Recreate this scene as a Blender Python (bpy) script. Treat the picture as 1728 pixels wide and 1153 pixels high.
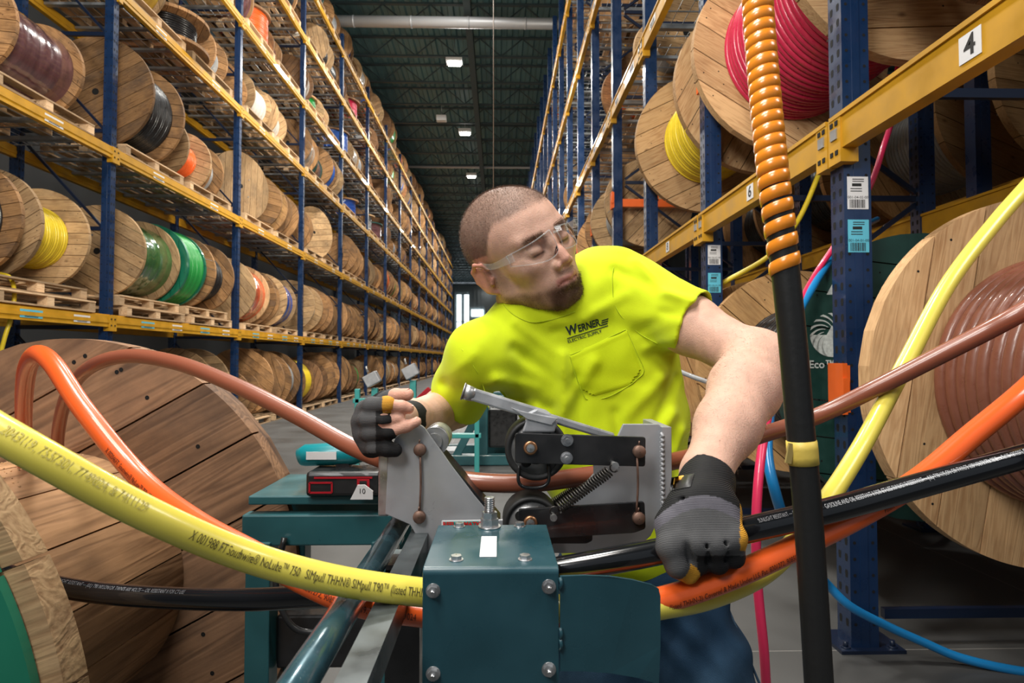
import bpy, bmesh, math, random
import numpy as np
from mathutils import Vector, Matrix, noise
for o in list(bpy.data.objects): bpy.data.objects.remove(o)
SC = bpy.context.scene
COL = SC.collection
PI = math.pi
R_ = math.radians
random.seed(11)
# ---------------------------------------------------------------- camera
CAMZ = 1.35
cam_data = bpy.data.cameras.new('camera'); cam = bpy.data.objects.new('camera', cam_data); COL.objects.link(cam)
cam.location = (0, 0, CAMZ)
cam_data.sensor_width = 36; cam_data.lens = 36*1000/1728
cam.rotation_euler = (R_(90+1.69), 0, R_(-1.26))
cam_data.clip_start = 0.02; cam_data.clip_end = 400
cam_data.dof.use_dof = True; cam_data.dof.focus_distance = 1.05; cam_data.dof.aperture_fstop = 11
SC.camera = cam
CR = cam.rotation_euler.to_matrix()
def P(px, py, Y):
    """a point of the place, seen at photo position px,py, Y metres down the aisle"""
    d = CR @ Vector(((px-864)/1000, (576.5-py)/1000, -1))
    k = Y/d.y
    return Vector((d.x*k, Y, CAMZ + d.z*k))
# ---------------------------------------------------------------- view + light
vs = SC.view_settings
vs.view_transform = 'Standard'; vs.look = 'None'; vs.gamma = 1; vs.use_curve_mapping = False
vs.exposure = 0.08
w = bpy.data.worlds.new('world'); SC.world = w; w.use_nodes = True
w.node_tree.nodes['Background'].inputs[0].default_value = (0.80, 0.90, 1.0, 1)
w.node_tree.nodes['Background'].inputs[1].default_value = 0.22
def area(name, loc, target, size, power, color=(1,1,1), sy=None, spread=180):
    l = bpy.data.lights.new(name, 'AREA'); l.energy = power; l.color = color; l.size = size
    if sy: l.shape = 'RECTANGLE'; l.size_y = sy
    l.spread = R_(spread)
    o = bpy.data.objects.new(name, l); COL.objects.link(o); o.location = loc
    o.rotation_euler = (Vector(target)-Vector(loc)).to_track_quat('-Z', 'Y').to_euler()
    return o
# high bay lamps along the aisle
for i in range(9):
    area('high_bay_light', (-1.7, 1.5+7*i, 12.3), (-1.7, 1.5+7*i, 0), 1.2, 620, (1, .97, .90))
# softboxes left and right on the worker, then unseen fill lamps added for the racks
area('softbox_key', (-1.3, -1.1, 3.3), (0.1, 1.1, 1.3), 0.9, 44, (1, .98, .95))
area('softbox_right', (2.2, 0.1, 3.4), (0.3, 1.1, 1.3), 0.8, 24, (1, .98, .96))
area('left_rack_fill', (-0.9, 1.6, 4.8), (-5.2, 9.5, 2.6), 1.4, 300, (1, .93, .80))  # unseen fill lamp, added to light the near left rack from the side
area('far_rack_fill', (-0.5, 10, 6.0), (-5.2, 20, 4.0), 2.0, 420, (1, .93, .80))  # added fill for the distant left bays, no fixture hangs there
area('right_rack_fill', (-0.6, 0.2, 3.6), (2.2, 4.0, 2.2), 1.0, 75, (1, .95, .88))  # added fill lamp without a fixture, brightens the right rack
# ---------------------------------------------------------------- materials
MATS = {}
def mat(name, color, rough=.5, metal=0, spec=.5, coat=0, bump=0, bscale=200, var=0, vscale=5, emit=None, alpha=1, trans=0, sub=0, ior=None, stretch=None):
    if name in MATS: return MATS[name]
    m = bpy.data.materials.new(name); m.use_nodes = True; MATS[name] = m
    nt = m.node_tree; b = nt.nodes['Principled BSDF']
    b.inputs['Base Color'].default_value = (*color, 1)
    b.inputs['Roughness'].default_value = rough; b.inputs['Metallic'].default_value = metal
    b.inputs['Specular IOR Level'].default_value = spec
    b.inputs['Coat Weight'].default_value = coat
    if ior: b.inputs['IOR'].default_value = ior
    b.inputs['Transmission Weight'].default_value = trans
    b.inputs['Alpha'].default_value = alpha
    if sub:
        b.inputs['Subsurface Weight'].default_value = sub; b.inputs['Subsurface Radius'].default_value = (.012, .004, .002); b.inputs['Subsurface Scale'].default_value = 1
    if emit: b.inputs['Emission Color'].default_value = (*emit[0], 1); b.inputs['Emission Strength'].default_value = emit[1]
    tc = nt.nodes.new('ShaderNodeTexCoord')
    vec = tc.outputs['Object']
    if stretch:
        mp = nt.nodes.new('ShaderNodeMapping'); mp.inputs['Scale'].default_value = stretch
        nt.links.new(vec, mp.inputs[0]); vec = mp.outputs[0]
    if var:
        n = nt.nodes.new('ShaderNodeTexNoise'); n.inputs['Scale'].default_value = vscale; n.inputs['Detail'].default_value = 6
        nt.links.new(vec, n.inputs['Vector'])
        r = nt.nodes.new('ShaderNodeMapRange'); r.inputs[1].default_value = .3; r.inputs[2].default_value = .7
        r.inputs[3].default_value = 1-var; r.inputs[4].default_value = 1+var
        nt.links.new(n.outputs[0], r.inputs[0])
        mx = nt.nodes.new('ShaderNodeVectorMath'); mx.operation = 'SCALE'; mx.inputs[0].default_value = color
        nt.links.new(r.outputs[0], mx.inputs['Scale']); nt.links.new(mx.outputs[0], b.inputs['Base Color'])
        r2 = nt.nodes.new('ShaderNodeMapRange'); r2.inputs[1].default_value = .3; r2.inputs[2].default_value = .7
        r2.inputs[3].default_value = max(0, rough-.12); r2.inputs[4].default_value = min(1, rough+.15)
        nt.links.new(n.outputs[0], r2.inputs[0]); nt.links.new(r2.outputs[0], b.inputs['Roughness'])
    if bump:
        n = nt.nodes.new('ShaderNodeTexNoise'); n.inputs['Scale'].default_value = bscale; n.inputs['Detail'].default_value = 4
        nt.links.new(vec, n.inputs['Vector'])
        bp = nt.nodes.new('ShaderNodeBump'); bp.inputs['Strength'].default_value = bump; bp.inputs['Distance'].default_value = .002
        nt.links.new(n.outputs[0], bp.inputs['Height']); nt.links.new(bp.outputs[0], b.inputs['Normal'])
    return m
def wood(name, c1, c2, knot=True, rough=.75, plank=0, dirt=.0, grain=1.0, axis='X'):
    """board wood: grain along the local X axis, tone changes from board to board and from reel to reel"""
    if name in MATS: return MATS[name]
    m = bpy.data.materials.new(name); m.use_nodes = True; MATS[name] = m
    nt = m.node_tree; N = nt.nodes; L = nt.links; b = N['Principled BSDF']; b.inputs['Roughness'].default_value = rough
    b.inputs['Specular IOR Level'].default_value = .25
    tc = N.new('ShaderNodeTexCoord'); geo = N.new('ShaderNodeNewGeometry'); oi = N.new('ShaderNodeObjectInfo')
    sep = N.new('ShaderNodeVectorMath'); sep.operation = 'ADD'
    k = N.new('ShaderNodeMath'); k.operation = 'MULTIPLY'; k.inputs[1].default_value = 17.0
    L.new(geo.outputs['Random Per Island'], k.inputs[0])
    k2 = N.new('ShaderNodeMath'); k2.operation = 'MULTIPLY_ADD'; k2.inputs[1].default_value = 9.0
    L.new(oi.outputs['Random'], k2.inputs[0]); L.new(k.outputs[0], k2.inputs[2])
    L.new(tc.outputs['Object'], sep.inputs[0]); L.new(k2.outputs[0], sep.inputs[1])
    mp = N.new('ShaderNodeMapping'); s = (1.2, 14, 14)
    if axis == 'Y': s = (14, 1.2, 14)
    if axis == 'Z': s = (14, 14, 1.2)
    mp.inputs['Scale'].default_value = Vector(s)*grain
    L.new(sep.outputs[0], mp.inputs[0])
    n1 = N.new('ShaderNodeTexNoise'); n1.inputs['Scale'].default_value = 1.1; n1.inputs['Detail'].default_value = 3; n1.inputs['Distortion'].default_value = .8
    L.new(mp.outputs[0], n1.inputs['Vector'])
    # growth rings: fold the smooth field many times
    mu = N.new('ShaderNodeMath'); mu.operation = 'MULTIPLY'; mu.inputs[1].default_value = 60; L.new(n1.outputs[0], mu.inputs[0])
    sn = N.new('ShaderNodeMath'); sn.operation = 'SINE'; L.new(mu.outputs[0], sn.inputs[0])
    n2 = N.new('ShaderNodeTexNoise'); n2.inputs['Scale'].default_value = 6; n2.inputs['Detail'].default_value = 8; L.new(mp.outputs[0], n2.inputs['Vector'])
    ad = N.new('ShaderNodeMath'); ad.operation = 'MULTIPLY_ADD'; ad.inputs[1].default_value = .15; L.new(sn.outputs[0], ad.inputs[0]); L.new(n2.outputs[0], ad.inputs[2])
    n3 = N.new('ShaderNodeTexNoise'); n3.inputs['Scale'].default_value = 3.0; n3.inputs['Detail'].default_value = 5; L.new(sep.outputs[0], n3.inputs['Vector'])
    ad2 = N.new('ShaderNodeMath'); ad2.operation = 'MULTIPLY_ADD'; ad2.inputs[1].default_value = .7; L.new(n3.outputs[0], ad2.inputs[0]); L.new(ad.outputs[0], ad2.inputs[2])
    cr = N.new('ShaderNodeValToRGB'); L.new(ad2.outputs[0], cr.inputs[0])
    e = cr.color_ramp.elements; e[0].position = .38; e[0].color = (*c2, 1); e[1].position = 1.15 if False else 1.0; e[1].color = (*c1, 1)
    e2 = cr.color_ramp.elements.new(.72); e2.color = (*[(a*.6+b_*.4) for a, b_ in zip(c1, c2)], 1)
    # board-to-board tone
    hs = N.new('ShaderNodeHueSaturation'); L.new(cr.outputs[0], hs.inputs['Color'])
    v = N.new('ShaderNodeMapRange'); v.inputs[3].default_value = .62; v.inputs[4].default_value = 1.22
    L.new(geo.outputs['Random Per Island'], v.inputs[0]); 
    v2 = N.new('ShaderNodeMapRange'); v2.inputs[3].default_value = .55; v2.inputs[4].default_value = 1.25
    L.new(oi.outputs['Random'], v2.inputs[0])
    vm = N.new('ShaderNodeMath'); vm.operation = 'MULTIPLY'; L.new(v.outputs[0], vm.inputs[0]); L.new(v2.outputs[0], vm.inputs[1])
    L.new(vm.outputs[0], hs.inputs['Value'])
    out = hs.outputs[0]
    if knot:
        vo = N.new('ShaderNodeTexVoronoi'); vo.inputs['Scale'].default_value = 4.2; vo.inputs['Randomness'].default_value = 1
        mpk = N.new('ShaderNodeMapping'); mpk.inputs['Scale'].default_value = (.7, 1.3, 1.3) if axis == 'X' else (1.3, .7, 1.3)
        L.new(sep.outputs[0], mpk.inputs[0]); L.new(mpk.outputs[0], vo.inputs['Vector'])
        mr = N.new('ShaderNodeMapRange'); mr.inputs[1].default_value = .03; mr.inputs[2].default_value = .10; mr.inputs[3].default_value = .8; mr.inputs[4].default_value = 0
        L.new(vo.outputs['Distance'], mr.inputs[0])
        mx = N.new('ShaderNodeMix'); mx.data_type = 'RGBA'; mx.inputs[7].default_value = (*[c*.35 for c in c2], 1)
        L.new(mr.outputs[0], mx.inputs[0]); L.new(out, mx.inputs[6]); out = mx.outputs[2]
    if dirt:
        nd = N.new('ShaderNodeTexNoise'); nd.inputs['Scale'].default_value = 2.2; nd.inputs['Detail'].default_value = 9; nd.inputs['Roughness'].default_value = .7
        L.new(sep.outputs[0], nd.inputs['Vector'])
        md = N.new('ShaderNodeMapRange'); md.inputs[1].default_value = .45; md.inputs[2].default_value = .72; md.inputs[3].default_value = 0; md.inputs[4].default_value = dirt
        L.new(nd.outputs[0], md.inputs[0])
        mx = N.new('ShaderNodeMix'); mx.data_type = 'RGBA'; mx.inputs[7].default_value = (.045, .04, .04, 1)
        L.new(md.outputs[0], mx.inputs[0]); L.new(out, mx.inputs[6]); out = mx.outputs[2]
    L.new(out, b.inputs['Base Color'])
    bp = N.new('ShaderNodeBump'); bp.inputs['Strength'].default_value = .35; bp.inputs['Distance'].default_value = .004
    L.new(ad.outputs[0], bp.inputs['Height']); L.new(bp.outputs[0], b.inputs['Normal'])
    return m
# ---------------------------------------------------------------- mesh builder
class MB:
    def __init__(s): s.v = []; s.f = []; s.m = []; s.sm = []
    def add(s, vs_, fs, mi=0, smooth=False):
        o = len(s.v); s.v += [tuple(v) for v in vs_]
        for f in fs: s.f.append([i+o for i in f]); s.m.append(mi); s.sm.append(smooth)
    def box(s, c, d, rot=None, mi=0):
        c = Vector(c); h = Vector(d)/2; vs_ = []
        for x in (-1, 1):
            for y in (-1, 1):
                for z in (-1, 1):
                    p = Vector((x*h.x, y*h.y, z*h.z))
                    if rot is not None: p = rot @ p
                    vs_.append(c+p)
        s.add(vs_, [(0,1,3,2),(4,6,7,5),(0,4,5,1),(2,3,7,6),(0,2,6,4),(1,5,7,3)], mi)
    def bar(s, a, b, w_, h_, up=(0,0,1), mi=0):
        a = Vector(a); b = Vector(b); d = b-a; L = d.length; y = d.normalized(); u = Vector(up)
        x = y.cross(u)
        if x.length < 1e-4: x = y.cross(Vector((1,0,0)))
        x.normalize(); z = x.cross(y)
        s.box((a+b)/2, (w_, L, h_), Matrix((x, y, z)).transposed(), mi)
    def tube(s, pts, r, n=12, mi=0, cap=True, smooth=True):
        pts = [Vector(p) for p in pts]; rs = r if isinstance(r, (list, tuple)) else [r]*len(pts)
        ring = []; fr = None; vs_ = []; fs = []
        for i, p in enumerate(pts):
            t = (pts[min(i+1, len(pts)-1)]-pts[max(i-1, 0)]).normalized()
            if fr is None:
                u = t.orthogonal().normalized()
            else:
                u = fr - t*fr.dot(t); u.normalize()
            fr = u; v = t.cross(u)
            for k in range(n):
                a = 2*PI*k/n; vs_.append(p+(u*math.cos(a)+v*math.sin(a))*rs[i])
        for i in range(len(pts)-1):
            for k in range(n):
                fs.append((i*n+k, i*n+(k+1)%n, (i+1)*n+(k+1)%n, (i+1)*n+k))
        s.add(vs_, fs, mi, smooth)
        if cap:
            o = len(s.v)-len(vs_)
            s.f.append([o+k for k in range(n)][::-1]); s.m.append(mi); s.sm.append(False)
            s.f.append([o+(len(pts)-1)*n+k for k in range(n)]); s.m.append(mi); s.sm.append(False)
    def cyl(s, a, b, r, n=20, mi=0, r2=None, smooth=True):
        s.tube([a, b], [r, r if r2 is None else r2], n, mi, True, smooth)
    def lathe(s, prof, n=32, c=(0,0,0), M=None, mi=0, smooth=True, closed=False):
        """prof: (radius, y) pairs turned about the local Y axis"""
        c = Vector(c); vs_ = []; fs = []
        for r, y in prof:
            for k in range(n):
                a = 2*PI*k/n; p = Vector((r*math.cos(a), y, r*math.sin(a)))
                vs_.append(c+(M @ p if M is not None else p))
        m_ = len(prof)
        for i in range(m_ if closed else m_-1):
            j = (i+1) % m_
            for k in range(n): fs.append((i*n+k, j*n+k, j*n+(k+1)%n, i*n+(k+1)%n))
        s.add(vs_, fs, mi, smooth)
    def prism(s, poly, y0, y1, M=None, c=(0,0,0), mi=0):
        """poly in local XZ, extruded along Y"""
        n = len(poly); c = Vector(c); vs_ = []
        for y in (y0, y1):
            for x, z in poly:
                p = Vector((x, y, z)); vs_.append(c+(M @ p if M is not None else p))
        fs = [tuple(range(n)), tuple(range(2*n-1, n-1, -1))]+[(i, i+n, (i+1)%n+n, (i+1)%n) for i in range(n)]
        s.add(vs_, fs, mi)
    def mesh(s, name, mats):
        me = bpy.data.meshes.new(name); me.from_pydata(s.v, [], s.f)
        for m_ in (mats if isinstance(mats, (list, tuple)) else [mats]): me.materials.append(m_)
        me.polygons.foreach_set('material_index', s.m); me.polygons.foreach_set('use_smooth', s.sm)
        bm = bmesh.new(); bm.from_mesh(me); bmesh.ops.recalc_face_normals(bm, faces=bm.faces); bm.to_mesh(me); bm.free()
        me.update(); return me
    def build(s, name, mats, parent=None, bevel=0, loc=None):
        me = s.mesh(name, mats); o = bpy.data.objects.new(name, me); COL.objects.link(o)
        if parent: o.parent = parent
        if loc is not None: o.location = loc
        if bevel:
            b = o.modifiers.new('bevel', 'BEVEL'); b.width = bevel; b.segments = 2; b.limit_method = 'ANGLE'; b.angle_limit = R_(40)
        return o
def tag(o, label=None, cat=None, group=None, kind=None):
    if label: o['label'] = label
    if cat: o['category'] = cat
    if group: o['group'] = group
    if kind: o['kind'] = kind
    return o
def thing(name, label, cat, loc=(0,0,0), rz=0, group=None):
    o = bpy.data.objects.new(name, None); COL.objects.link(o); o.empty_display_size = .1
    o.location = loc; o.rotation_euler = (0,0,rz); return tag(o, label, cat, group)
def ob(name, me, parent=None, loc=(0,0,0), rz=0):
    o = bpy.data.objects.new(name, me); COL.objects.link(o); o.location = loc; o.rotation_euler = (0,0,rz)
    if parent: o.parent = parent
    return o
def copy_tree(src, parent=None):
    c = src.copy(); COL.objects.link(c); c.parent = parent
    for ch in list(src.children): copy_tree(ch, c)
    return c
def spline(pts, step=.012):
    """Catmull-Rom through pts, resampled evenly"""
    pts = [Vector(p) for p in pts]; Q = [pts[0]*2-pts[1]]+pts+[pts[-1]*2-pts[-2]]; out = []
    for i in range(1, len(Q)-2):
        p0, p1, p2, p3 = Q[i-1:i+3]
        n = max(2, int((p2-p1).length/step))
        d1 = max(1e-4, (p1-p0).length**.5); d2 = max(1e-4, (p2-p1).length**.5); d3 = max(1e-4, (p3-p2).length**.5)
        for k in range(n):
            t = k/n
            m1 = (p1-p0)/d1-(p2-p0)/(d1+d2)+(p2-p1)/d2
            m2 = (p2-p1)/d2-(p3-p1)/(d2+d3)+(p3-p2)/d3
            m1 = m1*d2; m2 = m2*d2
            t2 = t*t; t3 = t2*t
            out.append(p1*(2*t3-3*t2+1)+m1*(t3-2*t2+t)+p2*(-2*t3+3*t2)+m2*(t3-t2))
    out.append(pts[-1]); return out
def text_mesh(txt, size, bold=0.0, shear=0, extrude=0):
    """flat lettering in local XY, centred, returned as verts, faces"""
    cu = bpy.data.curves.new('t', 'FONT'); cu.body = txt; cu.size = size; cu.offset = bold; cu.shear = shear; cu.extrude = extrude
    cu.resolution_u = 3; cu.align_x = 'CENTER'; cu.align_y = 'CENTER'
    o = bpy.data.objects.new('t', cu); COL.objects.link(o)
    me = bpy.data.meshes.new_from_object(o)
    vs_ = [v.co.copy() for v in me.vertices]; fs = [tuple(p.vertices) for p in me.polygons]
    bpy.data.objects.remove(o); bpy.data.curves.remove(cu); bpy.data.meshes.remove(me)
    return vs_, fs
def text_obj(name, txt, size, M, m, parent, bold=0.0, shear=0, off=.0006):
    vs_, fs = text_mesh(txt, size, bold, shear)
    b = MB(); b.add([M @ Vector((v.x, v.y, off)) for v in vs_], fs); return b.build(name, m, parent)
ORD = ['first','second','third','fourth','fifth','sixth','seventh','eighth','ninth','tenth','eleventh','twelfth','thirteenth','fourteenth','fifteenth','sixteenth','seventeenth','eighteenth','nineteenth','twentieth']
# ================================================================ hall
blue = mat('navy_rack_paint', (.007, .027, .085), .32, coat=.3, var=.12, vscale=9)
yel = mat('yellow_rack_paint', (.55, .28, .010), .5, coat=.08, var=.15, vscale=7)
orng = mat('orange_rack_paint', (.85, .14, .02), .4, coat=.2, var=.1)
galv = mat('galvanised_steel', (.42, .44, .46), .4, metal=.8, var=.15)
steel = mat('bolt_steel', (.55, .55, .56), .3, metal=.9, var=.2, vscale=60)
white_l = mat('white_label', (.75, .75, .76), .5)
blue_l = mat('cyan_label', (.12, .52, .68), .45)
ink = mat('black_ink', (.012, .012, .012), .6)
black_hole = mat('dark_hole', (.004, .004, .004), .9)
# floor with saw-cut joints
def floor_mat():
    m = mat('concrete_floor', (.075, .075, .074), .55, var=.25, vscale=1.3, bump=.08, bscale=60)
    nt = m.node_tree; N = nt.nodes; L = nt.links; b = N['Principled BSDF']
    src = b.inputs['Base Color'].links[0].from_socket
    tc = N.new('ShaderNodeTexCoord'); sx = N.new('ShaderNodeSeparateXYZ'); L.new(tc.outputs['Object'], sx.inputs[0])
    acc = None
    for ax, per, off in ((0, 3.8, .75), (1, 3.8, 1.05)):
        a = N.new('ShaderNodeMath'); a.operation = 'ADD'; a.inputs[1].default_value = off+380; L.new(sx.outputs[ax], a.inputs[0])
        mo = N.new('ShaderNodeMath'); mo.operation = 'MODULO'; mo.inputs[1].default_value = per; L.new(a.outputs[0], mo.inputs[0])
        lt = N.new('ShaderNodeMath'); lt.operation = 'LESS_THAN'; lt.inputs[1].default_value = .006; L.new(mo.outputs[0], lt.inputs[0])
        if acc is None: acc = lt
        else:
            mx = N.new('ShaderNodeMath'); mx.operation = 'MAXIMUM'; L.new(acc.outputs[0], mx.inputs[0]); L.new(lt.outputs[0], mx.inputs[1]); acc = mx
    mix = N.new('ShaderNodeMix'); mix.data_type = 'RGBA'; mix.inputs[7].default_value = (.22, .21, .20, 1)
    L.new(acc.outputs[0], mix.inputs[0]); L.new(src, mix.inputs[6]); L.new(mix.outputs[2], b.inputs['Base Color'])
    return m
b = MB(); b.box((4, 42, -.05), (30, 104, .1)); fl = b.build('floor', floor_mat()); tag(fl, kind='structure')
wallm = mat('grey_panel_wall', (.10, .105, .11), .6, var=.1, vscale=.6)
b = MB(); b.box((-10.6, 42, 6.6), (.2, 104, 13.2)); tag(b.build('wall_left', wallm), kind='structure')
b = MB(); b.box((18.6, 42, 6.6), (.2, 104, 13.2)); tag(b.build('wall_right', wallm), kind='structure')
# end wall: ribbed panels, two tall bright windows, a dock door
b = MB(); b.box((4, 93.6, 6.6), (29, .2, 13.2))
for k in range(48): b.box((-10+k*.6, 93.46, 6.6), (.08, .1, 13.2))
wb = b.build('wall_back', mat('pale_panel_wall', (.40, .44, .45), .6)); tag(wb, kind='structure')
b = MB()
for x in (-6.3, -5.1): b.box((x, 93.36, 7.2), (.7, .06, 8.6))
wn = b.build('window_1', mat('daylight_glass', (.8,.9,1), .3, emit=((.80, .95, 1.0), 2.6))); tag(wn, kind='structure')
b = MB()
for x in (-6.75, -5.7, -4.65): b.box((x, 93.3, 7.2), (.10, .12, 8.8))
for z in (2.8, 7.2, 11.6): b.box((-5.7, 93.3, z), (2.2, .12, .12))
b.build('window_frame', galv, wn)
b = MB(); b.box((-3.4, 93.3, 8.6), (1.9, .08, 1.1)); tag(b.build('window_2', MATS['daylight_glass']), kind='structure')
b = MB(); b.box((-2.0, 93.3, 2.2), (4.2, .08, 4.2))
for k in range(10): b.box((-2.0, 93.24, .3+k*.42), (4.2, .05, .04))
tag(b.build('door_1', mat('blue_dock_door', (.10, .18, .30), .5)), kind='structure')
# ceiling deck with ribs running down the hall
CZ = 13.5
b = MB(); xs = []; x = -10.6
prof = []
while x < 18.6:
    prof += [(x, CZ), (x+.16, CZ), (x+.21, CZ+.09), (x+.37, CZ+.09)]; x += .42
vsx = []; fsx = []
for i, (px_, pz) in enumerate(prof): vsx += [(px_, -10, pz), (px_, 94, pz)]
for i in range(len(prof)-1): fsx.append((2*i, 2*i+1, 2*i+3, 2*i+2))
b.add(vsx, fsx)
b.box((4, 42, CZ+.3), (30, 104, .2))
ceil = b.build('ceiling', mat('dark_teal_deck', (.09, .18, .19), .5, var=.2, vscale=.8)); tag(ceil, kind='structure')
joistm = mat('dark_joist_steel', (.035, .055, .06), .5)
b = MB()
b.box((4, 0, -.06), (29, .12, .06)); b.box((4, 0, -.78), (29, .12, .06))
n = 36; xs = [-10.4+k*29/n for k in range(n+1)]
for k in range(n):
    z0, z1 = (-.75, -.08) if k % 2 else (-.08, -.75)
    b.bar((xs[k], 0, z0), (xs[k+1], 0, z1), .035, .035)
jm = b.mesh('joist', joistm)
for k in range(44): ob('joist', jm, ceil, (0, 1.0+k*2.1, CZ))
b = MB()
for x in (-1.0, 6.5): b.bar((x, -8, CZ-1.05), (x, 93, CZ-1.05), .22, .5)
b.build('girder', joistm, ceil)
# round duct crossing the aisle, and slim pipe further on
b = MB(); b.tube([(-10.4, 18.4, 11.95), (18, 18.4, 11.95)], .17, 20)
for k in range(16): b.tube([(-10+k*1.8, 18.4, 11.95), (-9.94+k*1.8, 18.4, 11.95)], .18, 20)
tag(b.build('air_duct', mat('duct_metal', (.42, .43, .45), .45, metal=.3)), 'thick pale round duct crossing high over the aisle between the racks', 'duct')
b = MB(); b.tube([(-10.4, 34.5, 12.6), (18, 34.5, 12.6)], .07, 12); tag(b.build('ceiling_pipe', MATS['duct_metal']), 'slim pale pipe crossing under the ceiling beyond the thick duct', 'pipe')
# high bay lamps
def lamp_fixture(y, label, x=-1.7):
    t = thing('ceiling_light', label, 'ceiling light', (x, y, 12.55), 0, 'high bay lights over the aisle')
    b = MB(); b.box((0, 0, .12), (.62, .46, .16)); b.box((0,0,.03), (.5,.4,.03)); b.build('housing', mat('lamp_white', (.7, .7, .7), .5), t, bevel=.02)
    b = MB(); b.box((0, 0, -.0), (.46, .36, .03)); b.build('lamp_panel', mat('lamp_glow', (1,1,1), .5, emit=((1, .97, .92), 28)), t)
    b = MB(); b.tube([(0,0,.2), (0,0,.95)], .012, 6); b.build('drop_rod', galv, t)
for i in range(12):
    lamp_fixture(22.2+7*i, '%s glowing high bay light above the aisle, counting away from the camera' % ORD[i])
for i, (x, y) in enumerate(((-2.6, 26.5), (-1.0, 41))):
    t = thing('ceiling_speaker', 'small pale unlit box hanging from the ceiling %s' % ('beside the second light' if i == 0 else 'far down the aisle'), 'ceiling fixture', (x, y, 12.2))
    b = MB(); b.box((0,0,0), (.45,.3,.25)); b.build('housing', MATS['lamp_white'], t, bevel=.02)
    b = MB(); b.tube([(0,0,.1),(0,0,1.3)], .012, 6); b.build('drop_rod', galv, t)
# thin vertical cable hanging from the ceiling in mid aisle
b = MB(); b.tube([(-.15, 15.5, 5.2), (-.15, 15.5, 13.4)], .012, 6); tag(b.build('hanging_cord', mat('brown_cord', (.10,.07,.05), .7)), 'thin dark cord hanging straight down from the ceiling over the aisle', 'cord')
# ================================================================ reels
wA = wood('reel_wood_tan', (.55, .30, .13), (.20, .09, .035), dirt=.75)
wB = wood('reel_wood_pale', (.70, .46, .24), (.34, .18, .08), dirt=.5)
wC = wood('reel_wood_brown', (.36, .19, .09), (.13, .06, .028), dirt=.7)
wP = wood('pallet_wood', (.62, .43, .26), (.36, .22, .12), knot=False, axis='Y')
greenp = mat('green_reel_paint', (.01, .17, .10), .35, coat=.3, var=.12)
dgreenp = mat('dark_green_reel_paint', (.012, .055, .045), .5, var=.2, vscale=12)
CABLE = {}
def cab(name, c, rough=.35, coat=.25):
    CABLE[name] = mat(name+'_cable_jacket', c, rough, coat=coat, var=.05, vscale=30); return CABLE[name]
cab('yellow', (.80, .60, .03)); cab('black', (.012, .013, .016)); cab('brown', (.24, .085, .05)); cab('orange', (.85, .13, .02))
cab('red', (.55, .02, .07)); cab('blue', (.02, .10, .42)); cab('green', (.02, .30, .06)); cab('grey', (.30, .31, .32)); cab('white', (.62, .60, .55)); cab('maroon', (.20, .05, .045))
cab('copper', (.42, .15, .06)); cab('purple', (.10, .055, .07))
def wrapm(name, c):
    return mat(name+'_shrink_wrap', c, .16, coat=1.0, bump=1.0, bscale=9, var=.35, vscale=4, stretch=(1,3,1))
WRAP = {'purple': wrapm('purple', (.13, .06, .065)), 'green': wrapm('green', (.05, .13, .04)), 'orange': wrapm('orange', (.55, .10, .04)), 'blue': wrapm('blue', (.02, .07, .33)), 'yellow': wrapm('yellow', (.42, .27, .04)), 'clear': wrapm('clear', (.36, .33, .30))}
def flange_mb(b, R, y0, y1, planks, hole=.05, mi=0, nseg=48, gap=.003, off=0, hm=None):
    """disc cut in boards lying along X, thickness y0..y1"""
    wd = 2*R/planks
    for k in range(planks):
        z0 = -R+k*wd+gap/2; z1 = z0+wd-gap
        pts = []
        def chord(z): return math.sqrt(max(0, R*R-z*z))
        m = 8 if nseg > 30 else 4
        zz = [z0+(z1-z0)*i/m for i in range(m+1)]
        right = [(chord(z), z) for z in zz]; left = [(-chord(z), z) for z in reversed(zz)]
        poly = right+left
        # drop duplicate points at the caps
        pp = []
        for q in poly:
            if not pp or (abs(q[0]-pp[-1][0])+abs(q[1]-pp[-1][1])) > 1e-4: pp.append(q)
        if (abs(pp[0][0]-pp[-1][0])+abs(pp[0][1]-pp[-1][1])) < 1e-4: pp.pop()
        b.prism(pp, y0, y1, mi=mi)
_fm = {}
def flange_mesh(R, th, planks, mats):
    key = (round(R,3), th, planks, mats[0].name)
    if key in _fm: return _fm[key]
    b = MB(); flange_mb(b, R, -th/2, th/2, planks, gap=.007)
    # nail and bolt heads, arbor hole
    rr = random.Random(int(R*1000)+planks)
    for side in (-1, 1):
        y = side*(th/2+.0008)
        b.lathe([(.045, y), (.001, y)], 20, mi=1)
        for k in range(4):
            a = PI/4+k*PI/2; b.lathe([(.014, y+side*.006), (.001, y+side*.006)], 8, (R*.36*math.cos(a), 0, R*.36*math.sin(a)), mi=2)
        for k in range(planks*4):
            a = rr.uniform(0, 2*PI); q = rr.choice((.45, .62, .78, .93))*R
            b.lathe([(.0055, y), (.0005, y)], 6, (q*math.cos(a), 0, q*math.sin(a)), mi=1)
    me = b.mesh('flange', [mats[0], black_hole, steel]); _fm[key] = me; return me
_wm = {}
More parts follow.
